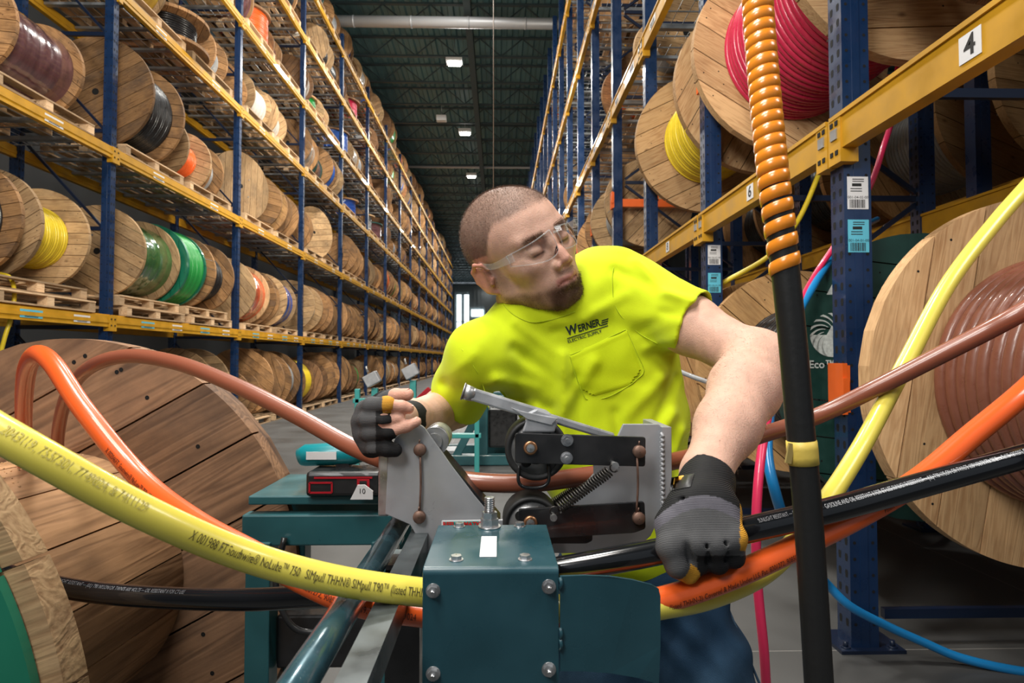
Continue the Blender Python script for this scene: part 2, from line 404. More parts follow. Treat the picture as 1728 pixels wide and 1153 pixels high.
def wind_mesh(Rw, W, d, smooth=False):
    key = (round(Rw,3), round(W,3), d, smooth)
    if key in _wm: return _wm[key]
    b = MB(); prof = []
    if smooth:
        k = 14
        for i in range(k+1):
            y = -W/2+W*i/k; prof.append((Rw*(1+.02*math.sin(i*2.4)+.01*math.sin(i*5.1)), y))
    else:
        nT = max(3, int(W/d)); dd = W/nT
        for i in range(nT):
            for q in range(7):
                a = PI*q/6; prof.append((Rw-dd/2+dd/2*math.sin(a)+.004*math.sin(i*1.7), -W/2+dd*(i+.5)-dd/2*math.cos(a)))
    b.lathe(prof, 56)
    me = b.mesh('cable_winding', [CABLE['black']]); _wm[key] = me; return me
def setm(o, m):
    o.material_slots[0].link = 'OBJECT'; o.material_slots[0].material = m
def reel(y, X, zb, R, W, cable, label, group=None, wm=None, rot=0, fill=.72, wrap=False, parts=True, flat=False, planks=9, d=.035, th=.05, name='cable_reel', fm2=None, roll=None):
    """wooden reel standing on its rims at zb, axis along the aisle turned by rot"""
    wm = wm or wA
    t = thing(name, label, 'cable reel', (X, y, zb+(W/2 if flat else R)), rot, group)
    if flat: t.rotation_euler = (PI/2, 0, rot)
    Wi = W-2*th
    cm = (WRAP if wrap else CABLE)[cable]
    rd_ = random.uniform(0, 6.28); roll = rd_ if roll is None else roll
    fme = flange_mesh(R, th, planks, [wm])
    for s_ in (-1, 1):
        f = ob('flange', fme, t, (0, s_*(W/2-th/2), 0)); f.rotation_euler = (0, roll+s_*.3, 0)
        if fm2 and s_ == -1: setm(f, fm2)
    wnd = ob('wrapped_winding' if wrap else 'cable_winding', wind_mesh(R*fill, Wi, d, wrap), t); setm(wnd, cm)
    if fill < .999:
        pass
    return t
_small = {}
def small_reel_mesh(kind):
    if kind in _small: return _small[kind]
    R, W, fill, wm, cm = kind
    b = MB(); flange_mb(b, R, -W/2, -W/2+.05, 6, nseg=24); flange_mb(b, R, W/2-.05, W/2, 6, nseg=24)
    b.lathe([(.05, -W/2-.002), (.001, -W/2-.002)], 10, mi=2); 
    for k in range(10):
        a = k*2.4; q = R*(.35+.055*k); b.lathe([(.012, -W/2-.002), (.001, -W/2-.002)], 5, (q*math.cos(a), 0, q*math.sin(a)), mi=2)
    prof = [(R*fill*(1+.015*(i % 2)), -W/2+.05+(W-.1)*i/12) for i in range(13)]
    b.lathe(prof, 28, mi=1)
    me = b.mesh('cable_reel', [wm, cm, black_hole]); _small[kind] = me; return me
# pallets
b = MB()
for k in range(6): b.box((-.50+k*.2, 0, .126), (.12, 1.42, .018))
for x in (-.5, 0, .5): b.box((x, 0, .009), (.11, 1.42, .018))
PB = b.mesh('deck_board', wP)
b = MB()
for x in (-.5, 0, .5): b.box((x, 0, .0575), (.11, .10, .079))
b.box((0, 0, .107), (1.11, .10, .02)); PS = b.mesh('stringer', wP)
b = MB()
for k in range(6): b.box((-.50+k*.2, 0, .126), (.12, 1.42, .018))
for x in (-.5, 0, .5):
    b.box((x, 0, .009), (.11, 1.42, .018))
    for y in (-.66, 0, .66): b.box((x, y, .0575), (.11, .10, .079))
PF = b.mesh('pallet', wP)
def pallet(x, y, z, label, parts=True, rz=0, group='pallets on the rack shelves'):
    if parts:
        t = thing('pallet', label, 'pallet', (x, y, z), rz, group)
        ob('deck_board', PB, t)
        for q in (-.66, 0, .66): ob('stringer', PS, t, (0, q, 0))
        return t
    return tag(ob('pallet', PF, None, (x, y, z), rz), label, 'pallet', group)
# ================================================================ left rack
XL = -4.9; DL = 1.15; Y0L = 7.57-3.65; BL = 3.65
LZ = [1.82, 3.95, 6.05, 7.77, 9.43, 10.95]
def post_mesh(H, wx=.10, wy=.09, pitch=.10, holes=True, n=60):
    b = MB(); b.box((0, 0, H/2), (wx, wy, H))
    b.box((0, -wy/2-.001, H/2), (wx*.28, .004, H))
    if holes:
        for k in range(int(min(H, n*pitch)/pitch)):
            for s_ in (-1, 1):
                z = .12+k*pitch
                for sx in (-1, 1): b.prism([(-.008,-.018),(.008,-.018),(.012,.006),(.008,.018),(-.008,.018),(-.012,.006)], 0, .0015, Matrix.Rotation(PI/2*sx, 3, 'Z'), (sx*(wx/2+.0005 if sx < 0 else wx/2+.0005), s_*wy*.24, z), mi=1)
            b.lathe([(.008, 0), (.0005, 0)], 6, (wx*.33, -wy/2-.001, .12+k*pitch), mi=1); b.lathe([(.008, 0), (.0005, 0)], 6, (-wx*.33, -wy/2-.001, .12+k*pitch), mi=1)
    return b.mesh('post', [blue, black_hole])
HL = 11.6
PL = post_mesh(HL, .11, .10, .11)
PLf = post_mesh(HL, .11, .10, holes=False)
b = MB(); b.box((0,0,.006), (.2,.2,.012)); BPm = b.mesh('base_plate', blue)
b = MB(); z = .5; k = 0
while z < HL-1.2:
    b.bar((-DL+.05, 0, z), (-.05, 0, z), .035, .05)
    if k % 1 == 0: b.bar((-.05, 0, z), (-DL+.05, 0, z+1.15), .03, .03)
    z += 1.25; k += 1
BRm = b.mesh('frame_brace', mat('dark_brace_paint', (.005, .012, .035), .4, coat=.2))
NB = 16
for k in range(NB+1):
    y = Y0L+k*BL; near = k < 7
    t = thing('rack_upright', '%s navy upright frame of the left rack, counting away from the camera' % ORD[k], 'rack upright', (XL-.055, y, 0), 0, 'uprights of the left rack')
    me = PL if k < 4 else PLf
    ob('post', me, t); ob('post', me, t, (-DL, 0, 0)); ob('frame_brace', BRm, t)
    if near: ob('base_plate', BPm, t); ob('base_plate', BPm, t, (-DL,0,0))
LEV = ['lowest','second','third','fourth','fifth','top']
def beam_mesh(Lb, h=.14, w_=.06):
    b = MB(); b.box((0, Lb/2, 0), (w_, Lb-.03, h)); b.box((w_/2+.003, Lb/2, .0), (.008, Lb-.03, h*.28)); b.box((-w_*.3, Lb/2, h/2+.008), (w_*.7, Lb-.03, .02))
    return b.mesh('rack_beam', yel)
def conn_mesh(h=.2):
    b = MB(); b.box((0, 0, -.02), (.075, .07, h))
    for q in (-.05, .03): b.box((.039, 0, q), (.004, .02, .02), mi=1)
    return b.mesh('connector', [yel, black_hole])
BM = beam_mesh(BL); CM = conn_mesh()
def barcode_mesh(w_, h_, base, txt=None):
    """sticker in local YZ facing +X"""
    b = MB(); b.box((0, 0, 0), (.002, w_, h_)); rr = random.Random(int(w_*1000)); y = -w_*.36
    while y < w_*.36:
        q = rr.choice((.004, .008, .012))*w_/.25; b.box((.0014, y, -.0*h_), (.001, q, h_*.5), mi=1); y += q+rr.choice((.005, .009))*w_/.25
    b.box((.0014, 0, -h_*.36), (.001, w_*.6, h_*.09), mi=1)
    return b.mesh('barcode_label', [base, ink])
LBW = barcode_mesh(.27, .085, white_l); LBB = barcode_mesh(.30, .085, blue_l)
deckm = MB()
for k in range(13): deckm.box((-DL/2, .12+k*.284, .0), (DL-.05, .012, .012))
for k in range(9): deckm.box((-.08-k*.125, BL/2, .008), (.006, BL-.12, .006))
DKm = deckm.mesh('deck_wire', galv)
b = MB()
for k in range(6): b.box((-DL/2, .35+k*.58, -.03), (DL-.02, .07, .035))
DBm = b.mesh('deck_support', galv)
DKall = None
for k in range(NB):
    for li, z in enumerate(LZ):
        y = Y0L+k*BL; near = k < 6
        # skip what lies far outside the frame
        if k == 0 and li > 1: continue
        t = thing('rack_beam', 'yellow front beam, %s shelf of left rack, %s bay from the camera' % (LEV[li], ORD[k]), 'rack beam', (XL, y, z), 0, 'yellow beams of the left rack')
        ob('beam_rail', BM, t)
        for q in (.035, BL-.035): ob('connector', CM, t, (0, q, 0))
        if k < 7:
            if li == 0:
                for q, mm in ((.75, LBB), (1.5, LBW), (2.35, LBB), (3.1, LBW)): ob('barcode_label', mm, t, (.033, q, 0))
            else:
                for q in (.95, 2.6): ob('barcode_label', LBW, t, (.033, q, 0))
        if k < 8:
            t = thing('rack_beam', 'yellow rear beam, %s shelf of left rack, %s bay from the camera' % (LEV[li], ORD[k]), 'rack beam', (XL-DL-.05, y, z), 0, 'rear beams of the left rack')
            ob('beam_rail', BM, t)
            t = thing('wire_deck', 'wire deck of the %s shelf, left rack, %s bay from the camera' % (LEV[li], ORD[k]), 'shelf deck', (XL-.02, y, z+.07), 0, 'wire decks of the left rack')
            ob('deck_wire', DKm, t); ob('deck_support', DBm, t)
# ---- reels of the left rack
def shelf_name(li): return 'the floor under the left rack' if li < 0 else '%s shelf of the left rack' % LEV[li]
# (bay, level, Y near edge, width, radius, cable, wrap, wood, X, rot)
XR = -5.52
HAND = [
 (0,0, 6.35,.85,.60,'yellow',False,wB,-5.5,.06,.62), (0,1, 5.95,1.08,.56,'purple',True,wA,-5.45,.05,.80), (0,0,5.35,.85,.6,'black',False,wA,-5.5,0,.7),
 (1,1, 7.95,.88,.75,'black',False,wA,-5.42,.04,.80), (1,1, 9.3,.85,.52,'orange',False,wB,-5.42,.05,.55),(1,1,10.4,.5,.55,'grey',False,wA,-5.6,0,.7),
 (1,2, 7.85,.85,.52,'yellow',True,wB,-5.4,.1,.85),(1,2,10.35,.55,.5,'grey',False,wA,-5.5,.05,.7),
 (1,0, 8.15,1.0,.63,'green',True,wB,-5.5,.05,.82), (1,0, 9.24,.6,.63,'green',False,greenp,-5.45,.02,.97), (1,0, 9.98,.82,.62,'black',False,wA,-5.4,.05,.7),
 (2,1, 12.0,.42,.70,'green',False,wB,-5.45,1.1,.7),(2,1,13.05,.55,.62,'green',False,wA,-5.45,.1,.75),(2,1,13.8,.6,.60,'grey',False,wA,-5.45,.05,.7),
 (2,0, 11.6,1.0,.64,'orange',True,wB,-5.45,.1,.85),(2,0,12.8,.35,.62,'black',False,wA,-5.45,.1,.7),(2,0,13.4,.9,.62,'blue',True,wB,-5.45,.1,.85),
 (2,-1,11.7,.7,.5,'black',False,wA,-5.4,.1,.6),(2,-1,12.6,.8,.72,'grey',False,wA,-5.5,.05,.5),(2,-1,13.65,.9,.70,'grey',False,wA,-5.5,.1,.8),
 (3,1, 15.2,.5,.60,'black',False,wA,-5.5,.1,.7),(3,1,16.5,.5,.72,'black',False,wB,-5.4,1.1,.8),
 (3,0, 15.2,.9,.66,'white',False,wB,-5.4,.05,.7),(3,0,16.35,.8,.66,'copper',False,wA,-5.4,.1,.7),(3,0,17.4,.8,.6,'black',False,wA,-5.5,.1,.7),
]
counts = {}
def where(bay, li, i):
    return '%s, %s bay, %s reel in' % (shelf_name(li), ORD[bay], ORD[i])
WN = {wA: 'tan wooden', wB: 'pale wooden', wC: 'brown wooden', greenp: 'green painted'}
done = set()
def shelf_z(li): return 0.0 if li < 0 else LZ[li]+.09
def lab(wm, cable, wrap, bay, li, i):
    a = WN.get(wm, 'wooden'); c = ('%s shrink-wrapped cable' if wrap else '%s cable') % cable
    if li < 0: return '%s reel, %s, floor row of left rack, bay %s, reel %s' % (a, c, ORD[bay], ORD[i])
    return '%s reel, %s, %s shelf of left rack, bay %s, reel %s' % (a, c, LEV[li], ORD[bay], ORD[i])
for (bay, li, y, W, R, c, wr, wm, X, rot, fill) in HAND:
    i = counts.get((bay, li), 0); counts[(bay, li)] = i+1
    zz = shelf_z(li)+.14+(.14 if (li == 0 and bay < 2) else 0)
    reel(y+W/2, X, zz, R, W, c, lab(wm, c, wr, bay, li, i), 'reels on the left rack', wm, rot, fill, wr)
reel(9.5, -5.35, LZ[2]+.09+.14, .62, .5, 'black', 'tan reel of black cable lying flat high beside the yellow shrink-wrapped reel', 'reels on the left rack', wA, .4, .7, False, flat=True)
rnd = random.Random(5)
npal = 0
stuff = MB(); stuff_parts = []
nind = 0
for bay in range(0, NB):
    ys = Y0L+bay*BL
    for li in range(-1, 6):
        if bay == 0 and (li > 1 or li == -1): continue
        if bay == 1 and li == -1: pass
        if bay > 3 and li == 5 and bay < 0: continue
        zf = shelf_z(li)
        if (bay, li) not in counts:
            y = ys+.18; i = 0
            while y < ys+BL-.45:
                big = li <= 1
                R = rnd.uniform(.55, .72) if big else rnd.choice((.38, .45, .52, .6, .66))
                W = rnd.uniform(.6, 1.0) if big else rnd.uniform(.5, .9)
                if y+W > ys+BL-.08: break
                if li >= 2: R = min(R, .62 if li < 3 else .58)
                if li <= 1 and rnd.random() < .04 or li > 1 and rnd.random() < .22: y += W; continue
                c = rnd.choice(['black','black','grey','brown','copper','white','green','black','red','blue','yellow','orange'] if rnd.random() < .7 else ['black','grey','white','black'])
                wm = rnd.choice((wA, wA, wB, wA, wC)); 
                if rnd.random() < .06: wm = dgreenp
                wr = rnd.random() < .25
                if wr: c = rnd.choice(('clear','clear','green','purple','blue'))
                rot = rnd.uniform(-.03, .16); X = -5.0-rnd.uniform(.42, .6)
                ext = W*math.cos(rot)+2*R*abs(math.sin(rot))*.8
                fill = rnd.choice((.7, .82, .9))
                zz = zf+.145
                flat = li >= 2 and rnd.random() < .22
                if (y+(2*R if flat else ext)) > ys+BL-.06: break
                if bay <= 5 and (nind < 300):
                    if flat: reel(y+R, X, zz, R, W, c, lab(wm, c, wr, bay, li, i).replace(' cable,', ',').replace('reel, ', 'flat-lying reel, ', 1), 'reels on the left rack', wm, rnd.uniform(0, 3), fill, wr, flat=True)
                    else: reel(y+ext/2, X, zz, R, W, c, lab(wm, c, wr, bay, li, i), 'reels on the left rack', wm, rot, fill, wr)
                    nind += 1
                else:
                    kR = rnd.choice((.45, .58, .66)) if not big else rnd.choice((.6, .68)); kW = rnd.choice((.6, .85)); kc = rnd.choice((CABLE['black'], CABLE['grey'], CABLE['white'], CABLE['copper'], CABLE['green']) if rnd.random() < .7 else (WRAP['clear'], CABLE['blue'], CABLE['orange']))
                    kf = rnd.choice((.75, .9)); R = kR; W = kW; flat = False; rot *= .4; ext = W+2*R*abs(math.sin(rot))*.8
                    if y+ext > ys+BL-.09: break
                    wm = wm if wm is not dgreenp else wA
                    key = (kR, kW, kf, rnd.choice((wA, wB, wC, wA)), kc)
                    if nind < 235:
                        o = ob('cable_reel', small_reel_mesh(key), None, (X, y+ext/2, zz+R), rot)
                        # ground every reel
                        cn = [k_ for k_, v_ in CABLE.items() if v_ is kc]; cn = cn[0] if cn else 'clear wrapped'
                        nm = 'floor row' if li < 0 else LEV[li]+' shelf'
                        tag(o, 'distant %s reel with %s cable, %s of left rack, bay %s, reel %s' % (WN[key[3]].split()[0], cn, nm, ORD[bay], ORD[i]), 'cable reel', 'reels on the left rack')
                        nind += 1
                    else: stuff_parts.append((key, (X, y+ext/2, zz+R), rot))
                y += (2*R if flat else ext)+rnd.uniform(.05, .13); i += 1
        # pallets under them
        for q in (0, 1, 2) if False else (0, 1):
            yy = ys+.95+q*1.62
            if li == 0 and bay < 2:
                for lay in (0, 1):
                    pallet(-5.47+(.05 if lay == 0 else 0), yy+(-.04 if lay else .04), zf+.14*lay, '%s pallet of a stacked pair, lowest shelf of left rack, bay %s, pallet spot %s' % ('upper' if lay else 'lower', ORD[bay], ORD[q]), True)
            elif bay <= 4 or (bay <= 8 and li < 3):
                nm = 'floor row' if li < 0 else LEV[li]+' shelf'
                pallet(-5.45, yy, zf+.0, 'wooden pallet, %s of left rack, bay %s, %s pallet spot' % (nm, ORD[bay], 'near' if q == 0 else 'far'), bay < 4); npal += 1
            else:
                stuff_parts.append(('pallet', (-5.45, yy, zf), 0))
def merge(parts, name, label, cat, kind='stuff'):
    b = MB(); mats_ = []
    for key, loc, rot in parts:
        me = PF if key == 'pallet' else small_reel_mesh(key)
        c_, s_ = math.cos(rot), math.sin(rot); base = []
        for mt in me.materials:
            if mt not in mats_: mats_.append(mt)
            base.append(mats_.index(mt))
        o = len(b.v)
        for v in me.vertices:
            x_, y_, z_ = v.co; b.v.append((loc[0]+c_*x_-s_*y_, loc[1]+s_*x_+c_*y_, loc[2]+z_))
        for p in me.polygons:
            b.f.append([i_+o for i_ in p.vertices]); b.m.append(base[p.material_index]); b.sm.append(p.use_smooth)
    return tag(b.build(name, mats_), label, cat, kind=kind)
merge([p for p in stuff_parts if p[0] != 'pallet'], 'distant_reels', 'the most distant small reels filling the far end of the left rack', 'cable reels')
merge([p for p in stuff_parts if p[0] == 'pallet'], 'distant_pallets', 'the many distant pallets on the far bays of the left rack', 'pallets')
# ================================================================ right rack (pay-off rack with reels on axles, shelves above)
XN = 1.63; DR = 1.72; YR = 2.80; BR = 1.87; NR = 24
ZLOW, ZUP = 1.26, 3.67; XC = 2.22
RL = [2.41, 4.85, 7.29, 9.7]
PR = post_mesh(11.8, .13, .11, .075, True, 60)
PRf = post_mesh(11.8, .13, .11, holes=False)
b = MB(); z = .15; k = 0
while z < 10.4:
    b.bar((.12, 0, z), (DR-.06, 0, z), .03, .045)
    if k % 2: b.bar((.12, 0, z+.05), (DR-.06, 0, z+1.2), .03, .035)
    else: b.bar((DR-.06, 0, z+.05), (.12, 0, z+1.2), .03, .035)
    z += 1.245; k += 1
BRr = b.mesh('frame_brace', MATS['dark_brace_paint'])
b = MB(); b.box((.02,.02,.008), (.30,.22,.016)); 
for q in ((-.09,-.05),(.13,-.05),(.13,.09)): b.cyl((q[0],q[1],.01),(q[0],q[1],.045),.012,6); b.cyl((q[0],q[1],.012),(q[0],q[1],.022),.022,12)
BPr = b.mesh('base_plate', MATS['dark_brace_paint'])
b = MB(); b.box((DR/2-.06, 0, -.085), (DR-.25, .07, .11)); b.box((-.078, 0, -.05), (.022, .125, .24)); b.box((-.068, 0, -.05), (.03, .122, .22)); b.box((-.085,-.075,-.05),(.03,.02,.10)); b.box((XC-XN-.065-.05, 0, -.01), (.03,.07,.09)); b.box((XC-XN-.065+.05, 0, -.01), (.03,.07,.09))
ORm = b.mesh('axle_cradle', orng)
for k in range(NR):
    y = YR+k*BR
    t = thing('rack_upright', '%s navy upright frame of the right rack, counting away from the camera' % ORD[k] if k < 20 else 'one of the furthest navy upright frames of the right rack', 'rack upright', (XN+.065, y, 0), 0, 'uprights of the right rack')
    ob('post', PR if k < 3 else PRf, t); p2 = ob('post', PR if k < 3 else PRf, t, (DR, 0, 0)); ob('frame_brace', BRr, t)
    if k < 6: ob('base_plate', BPr, t); ob('base_plate', BPr, t, (DR, 0, 0))
    if k < 9:
        for zz, nm in ((ZLOW, 'lower'), (ZUP, 'upper')):
            o = ob('axle_cradle', ORm, None, (XN+.065, y, zz)); tag(o, 'orange steel reel cradle, %s one on the %s upright of the right rack' % (nm, ORD[k]), 'reel cradle', 'orange reel cradles of the right rack')
BMr = beam_mesh(BR, .15, .07); 
b = MB(); b.box((0, 0, -.03), (.085, .10, .22))
for q in (-.09, .05): b.box((-.044, .02, q), (.004, .022, .022), mi=1); b.box((-.044, -.02, q), (.004, .022, .022), mi=1)
b.box((-.046, .0, .0), (.006, .05, .05), mi=2)
CMr = b.mesh('connector', [yel, black_hole, galv])
LBR = barcode_mesh(.22, .08, white_l)
dk = MB()
for k in range(8): dk.box((DR/2, .12+k*.233, 0), (DR-.05, .012, .012))
for k in range(14): dk.box((.06+k*.125, BR/2, .008), (.006, BR-.12, .006))
DKr = dk.mesh('deck_wire', galv)
b = MB()
for k in range(3): b.box((DR/2, .3+k*.62, -.03), (DR-.02, .06, .035))
DBr = b.mesh('deck_support', galv)
RN = ['lowest','second','third','top']
for k in range(-1, NR-1):
    y = YR+k*BR
    for li, z in enumerate(RL):
        if k == -1 and li > 0: continue
        if li == 0 and k > 7: continue
        kk = ORD[k+1] if k+1 < 20 else 'a far'
        t = thing('rack_beam', 'yellow front beam, %s level of right rack, %s bay from the camera' % (RN[li], kk), 'rack beam', (XN, y, z), 0, 'yellow beams of the right rack')
        ob('beam_rail', BMr, t)
        for q in (.055, BR-.055): ob('connector', CMr, t, (0, q, 0))
        if li and k < 12:
            for q in (.45, 1.35): o = ob('barcode_label', LBR, t, (-.038, q, 0)); o.rotation_euler = (0,0,PI)
        if k < 8:
            t2 = thing('rack_beam', 'yellow rear beam, %s level of right rack, %s bay from the camera' % (RN[li], kk), 'rack beam', (XN+DR+.05, y, z), 0, 'rear beams of the right rack')
            ob('beam_rail', BMr, t2)
        if li and k < 22:
            t = thing('wire_deck', 'wire deck, %s level of right rack, %s bay from the camera' % (RN[li], kk), 'shelf deck', (XN+.02, y, z+.075), 0, 'wire decks of the right rack')
            ob('deck_wire', DKr, t); ob('deck_support', DBr, t)
        # numbers stuck on the beams
        if li == 0 and k in (-1, 0, 1):
            Mx = Matrix(((0,0,-1),(-1,0,0),(0,1,0))).to_4x4()
            root = [o for o in bpy.data.objects if o.name.startswith('rack_beam') and tuple(round(c,3) for c in o.location) == (round(XN,3), round(y,3), round(z,3))][0]
            qy = {-1: BR-.86, 0: BR-.97, 1: BR-1.0}[k]; hs_ = .095
            s_ = MB(); s_.box((-.0375, qy, 0), (.002, .095, hs_)); st = s_.build('number_sticker', white_l, root)
            text_obj('digit', {-1: '4', 0: '6', 1: '8'}[k], .10, Matrix.Translation((-.0388, qy, 0)) @ Mx, ink, st, bold=.002)
# stickers on the front face of the near uprights
def upright_sticker(zc, k, base, txt, name):
    t = [o for o in bpy.data.objects if o.name.startswith('rack_upright') and abs(o.location.x-(XN+.065)) < .01 and abs(o.location.y-(YR+k*BR)) < .01][0]
    b = MB(); b.box((0, -.0575, zc), (.10, .002, .155)); rr = random.Random(4); x = -.040
    while x < .036:
        q = rr.choice((.002, .003, .005)); b.box((x+q/2, -.0588, zc-.052), (q, .0006, .04), mi=1); x += q+rr.choice((.002, .003))
    for z_ in (.065, .055, .02, .008): b.box((-.008+.01*(z_ > .05), -.0588, zc+z_), (.055, .0006, .004), mi=1)
    b.box((-.005, -.0588, zc+.038), (.045, .0006, .014), mi=1)
    o = b.build(name, [base, ink], t)
    M4 = Matrix.Translation((0, -.0588, zc-.022)) @ Matrix(((1,0,0),(0,0,-1),(0,1,0))).to_4x4()
    text_obj('printed_code', txt, .018, M4, ink, o)
upright_sticker(2.135, 0, white_l, '001-04-02-00', 'barcode_label'); upright_sticker(1.93, 0, blue_l, '001-04-01-00', 'barcode_label')
upright_sticker(2.17, 1, white_l, '001-06-02-00', 'barcode_label'); upright_sticker(1.95, 1, blue_l, '001-06-01-00', 'barcode_label')
# ---- the reels hung on axles
def axle(y0, y1, X, z, label):
    b = MB(); b.cyl((X, y0, z), (X, y1, z), .03, 16); tag(b.build('reel_axle', galv), label, 'axle', 'axles through the reels of the right rack')
def hung(k, z, W, cable, wm, label, R=.75, X=XC, fill=.62, d=.036, y=None, fm2=None, roll=None):
    yc = YR+k*BR-BR/2 if y is None else y
    return reel(yc, X, z-R, R, W, cable, label, 'reels hung in the right rack', wm, random.uniform(-.02,.02), fill, False, planks=8, d=d, th=.07, fm2=fm2, roll=roll)
wR = wood('reel_wood_clean', (.70, .44, .22), (.42, .21, .085), dirt=.25, grain=.8)
wG = wood('reel_wood_orange', (.62, .36, .15), (.36, .17, .06), dirt=.35, grain=.8)
low = [('brown', wR, 'large wooden reel of thick brown cable at the right edge, nearest of all'),
       ('black', wG, 'wooden reel with dark green face and white emblem behind the first upright'),
       ('maroon', wG, 'wooden reel of maroon cable behind the worker elbow, lower row of right rack'),
       ('grey', wA, 'wooden reel hung in the fourth bay of the right rack, lower row'),
       ('black', wA, 'wooden reel hung in the fifth bay of the right rack, lower row'),
       ('black', wB, 'wooden reel hung in the sixth bay of the right rack, lower row')]
up = [('black', wC, 'brown wooden reel high above the number 4 beam'),
      ('red', wR, 'large wooden reel of thick crimson cable high behind the orange spiral wrap'),
      ('yellow', wR, 'wooden reel of bright yellow cable high beyond the crimson one'),
      ('black', wA, 'wooden reel hung in the fourth bay of the right rack, upper row'),
      ('grey', wB, 'pale wooden reel hung in the fifth bay of the right rack, upper row'),
      ('black', wA, 'tan wooden reel hung in the sixth bay of the right rack, upper row')]
for k in range(6):
    yc = YR+k*BR-BR/2
    W = 1.40
    if k == 0: r0 = hung(0, ZLOW, 1.36, 'brown', wR, low[0][2], fill=.66, d=.05, y=1.72, roll=1.45)
    elif k == 1: r1 = hung(1, ZLOW, 1.40, 'black', wG, low[1][2], fm2=dgreenp, roll=.42)
    elif k > 3: pass
    else: hung(k, ZLOW, 1.38, low[k][0], low[k][1], low[k][2])
    if k == 0: hung(0, ZUP, 1.36, *up[0])
    elif k > 3: hung(k, ZUP, 1.36, *up[k], R=.66)
    elif k == 3: continue
    else: hung(k, ZUP, 1.40, *up[k], fill=.70 if k == 1 else .60, d=.045, roll={1: .25, 2: -.75}.get(k))
    for zz, nm in ((ZLOW, 'lower'), (ZUP, 'upper')):
        if (nm == 'lower' and k > 3) or (nm == 'upper' and k == 3): continue
        axle(yc-BR/2-.03, yc+BR/2+.03, XC, zz, 'steel axle through the %s reel of the %s bay in the right rack' % (nm, ORD[k]))
# emblem and lettering on the dark green face: ring of curved blades over a half disc, a small triangle
wpaint = mat('white_stencil_paint', (.62, .66, .63), .7, var=.2, vscale=60)
fgr = [c for c in r1.children if c.name.startswith('flange') and c.location.y < 0][0]
b = MB(); yf = -1.40/2-.0025
ex, ez = 1.74-r1.location.x+.0, 1.475-r1.location.z
ER = .115
def arc_poly(r0_, r1_, a0, a1, n=8):
    return [(r0_*math.cos(a0+(a1-a0)*i/n), r0_*math.sin(a0+(a1-a0)*i/n)) for i in range(n+1)]+[(r1_*math.cos(a1-(a1-a0)*i/n), r1_*math.sin(a1-(a1-a0)*i/n)) for i in range(n+1)]
for q in range(11):
    a0 = PI*(q/10)*1.25-.35; pts = []
    n = 7; rr0, rr1 = .045, ER
    for i in range(n+1):
        t_ = i/n; a = a0+t_*.75; pts.append(((rr0+(rr1-rr0)*t_)*math.cos(a), (rr0+(rr1-rr0)*t_)*math.sin(a)))
    for i in range(n+1):
        t_ = 1-i/n; a = a0+.17*(.4+.6*t_)+t_*.75; pts.append(((rr0+(rr1-rr0)*t_)*math.cos(a), (rr0+(rr1-rr0)*t_)*math.sin(a)))
    b.prism([(x+ex, z+ez) for x, z in pts], yf, yf+.001)
b.prism([(ex+ER*math.cos(a), ez+ER*math.sin(a)) for a in [PI+PI*i/16 for i in range(17)]], yf, yf+.001)
b.prism([(ex-.028, ez+.0), (ex+.028, ez+.0), (ex, ez+.05)], yf-.001, yf)
em = b.build('stencil_emblem', wpaint, r1)
b = MB(); b.prism([(ex-.025, ez+.21), (ex+.03, ez+.21), (ex+.005, ez+.265)], yf, yf+.001); b.build('stencil_triangle', wpaint, r1)
M4 = Matrix.Translation((ex-.005, yf, ez-.155)) @ Matrix(((1,0,0),(0,0,-1),(0,1,0))).to_4x4()
text_obj('stencil_lettering', 'Eco™Reel', .056, M4, wpaint, r1, bold=.001)
# stencil on upper reels
r_up = [o for o in bpy.data.objects if o.get('label') == up[1][2]][0]
M4 = Matrix.Translation((-.42, -1.40/2-.003, -.42)) @ Matrix(((1,0,0),(0,0,-1),(0,1,0))).to_4x4() @ Matrix.Rotation(1.35, 4, 'Z')
text_obj('stencil_lettering', 'XM  2/17/16', .10, M4, mat('faded_ink', (.07,.045,.03), .8), r_up)
r_y = [o for o in bpy.data.objects if o.get('label') == up[2][2]][0]
b = MB(); cx0, cz0 = -.42, .28
b.lathe([(.13, -.703), (.12, -.703)], 28, (cx0, 0, cz0))
for gx, gz in ((0, .10), (-.09, -.06), (.09, -.06)):
    for i in range(7):
        a = i*PI/3; q = 0 if i == 6 else .028
        b.lathe([(.011, -.704), (.0005, -.704)], 8, (cx0+gx+q*math.cos(a), 0, cz0+gz+q*math.sin(a)))
b.build('stencil_emblem', MATS['faded_ink'], r_y)
# second row of reels behind
for k in range(0, 5):
    for z, nm in ((1.2, 'lower'), (3.75, 'upper')):
        reel(YR+k*BR-BR/2+.2, 4.75, 2.80 if nm == 'upper' else 0.0, .85, 1.3, random.choice(['black','brown','grey']), 'wooden reel in the row behind the right rack, %s, bay %s' % (nm, ORD[k]), 'reels behind the right rack', random.choice((wA, wC, wG)), 0, .6, planks=8, d=.05, th=.07)
b = MB(); 
t = thing('rack_beam', 'yellow beam carrying the upper reels of the row behind the right rack', 'rack beam', (4.1, 0, 2.80))
b.box((.30, 6, 0), (.07, 12, .14)); b.box((1.0, 6, 0), (.07, 12, .14)); b.build('beam_rail', yel, t)
for k in range(6):
    t = thing('rack_upright', '%s navy upright of the row behind the right rack' % ORD[k], 'rack upright', (3.98, YR+k*BR+.12, 0)); ob('post', PRf, t); ob('post', PRf, t, (1.6,0,0))
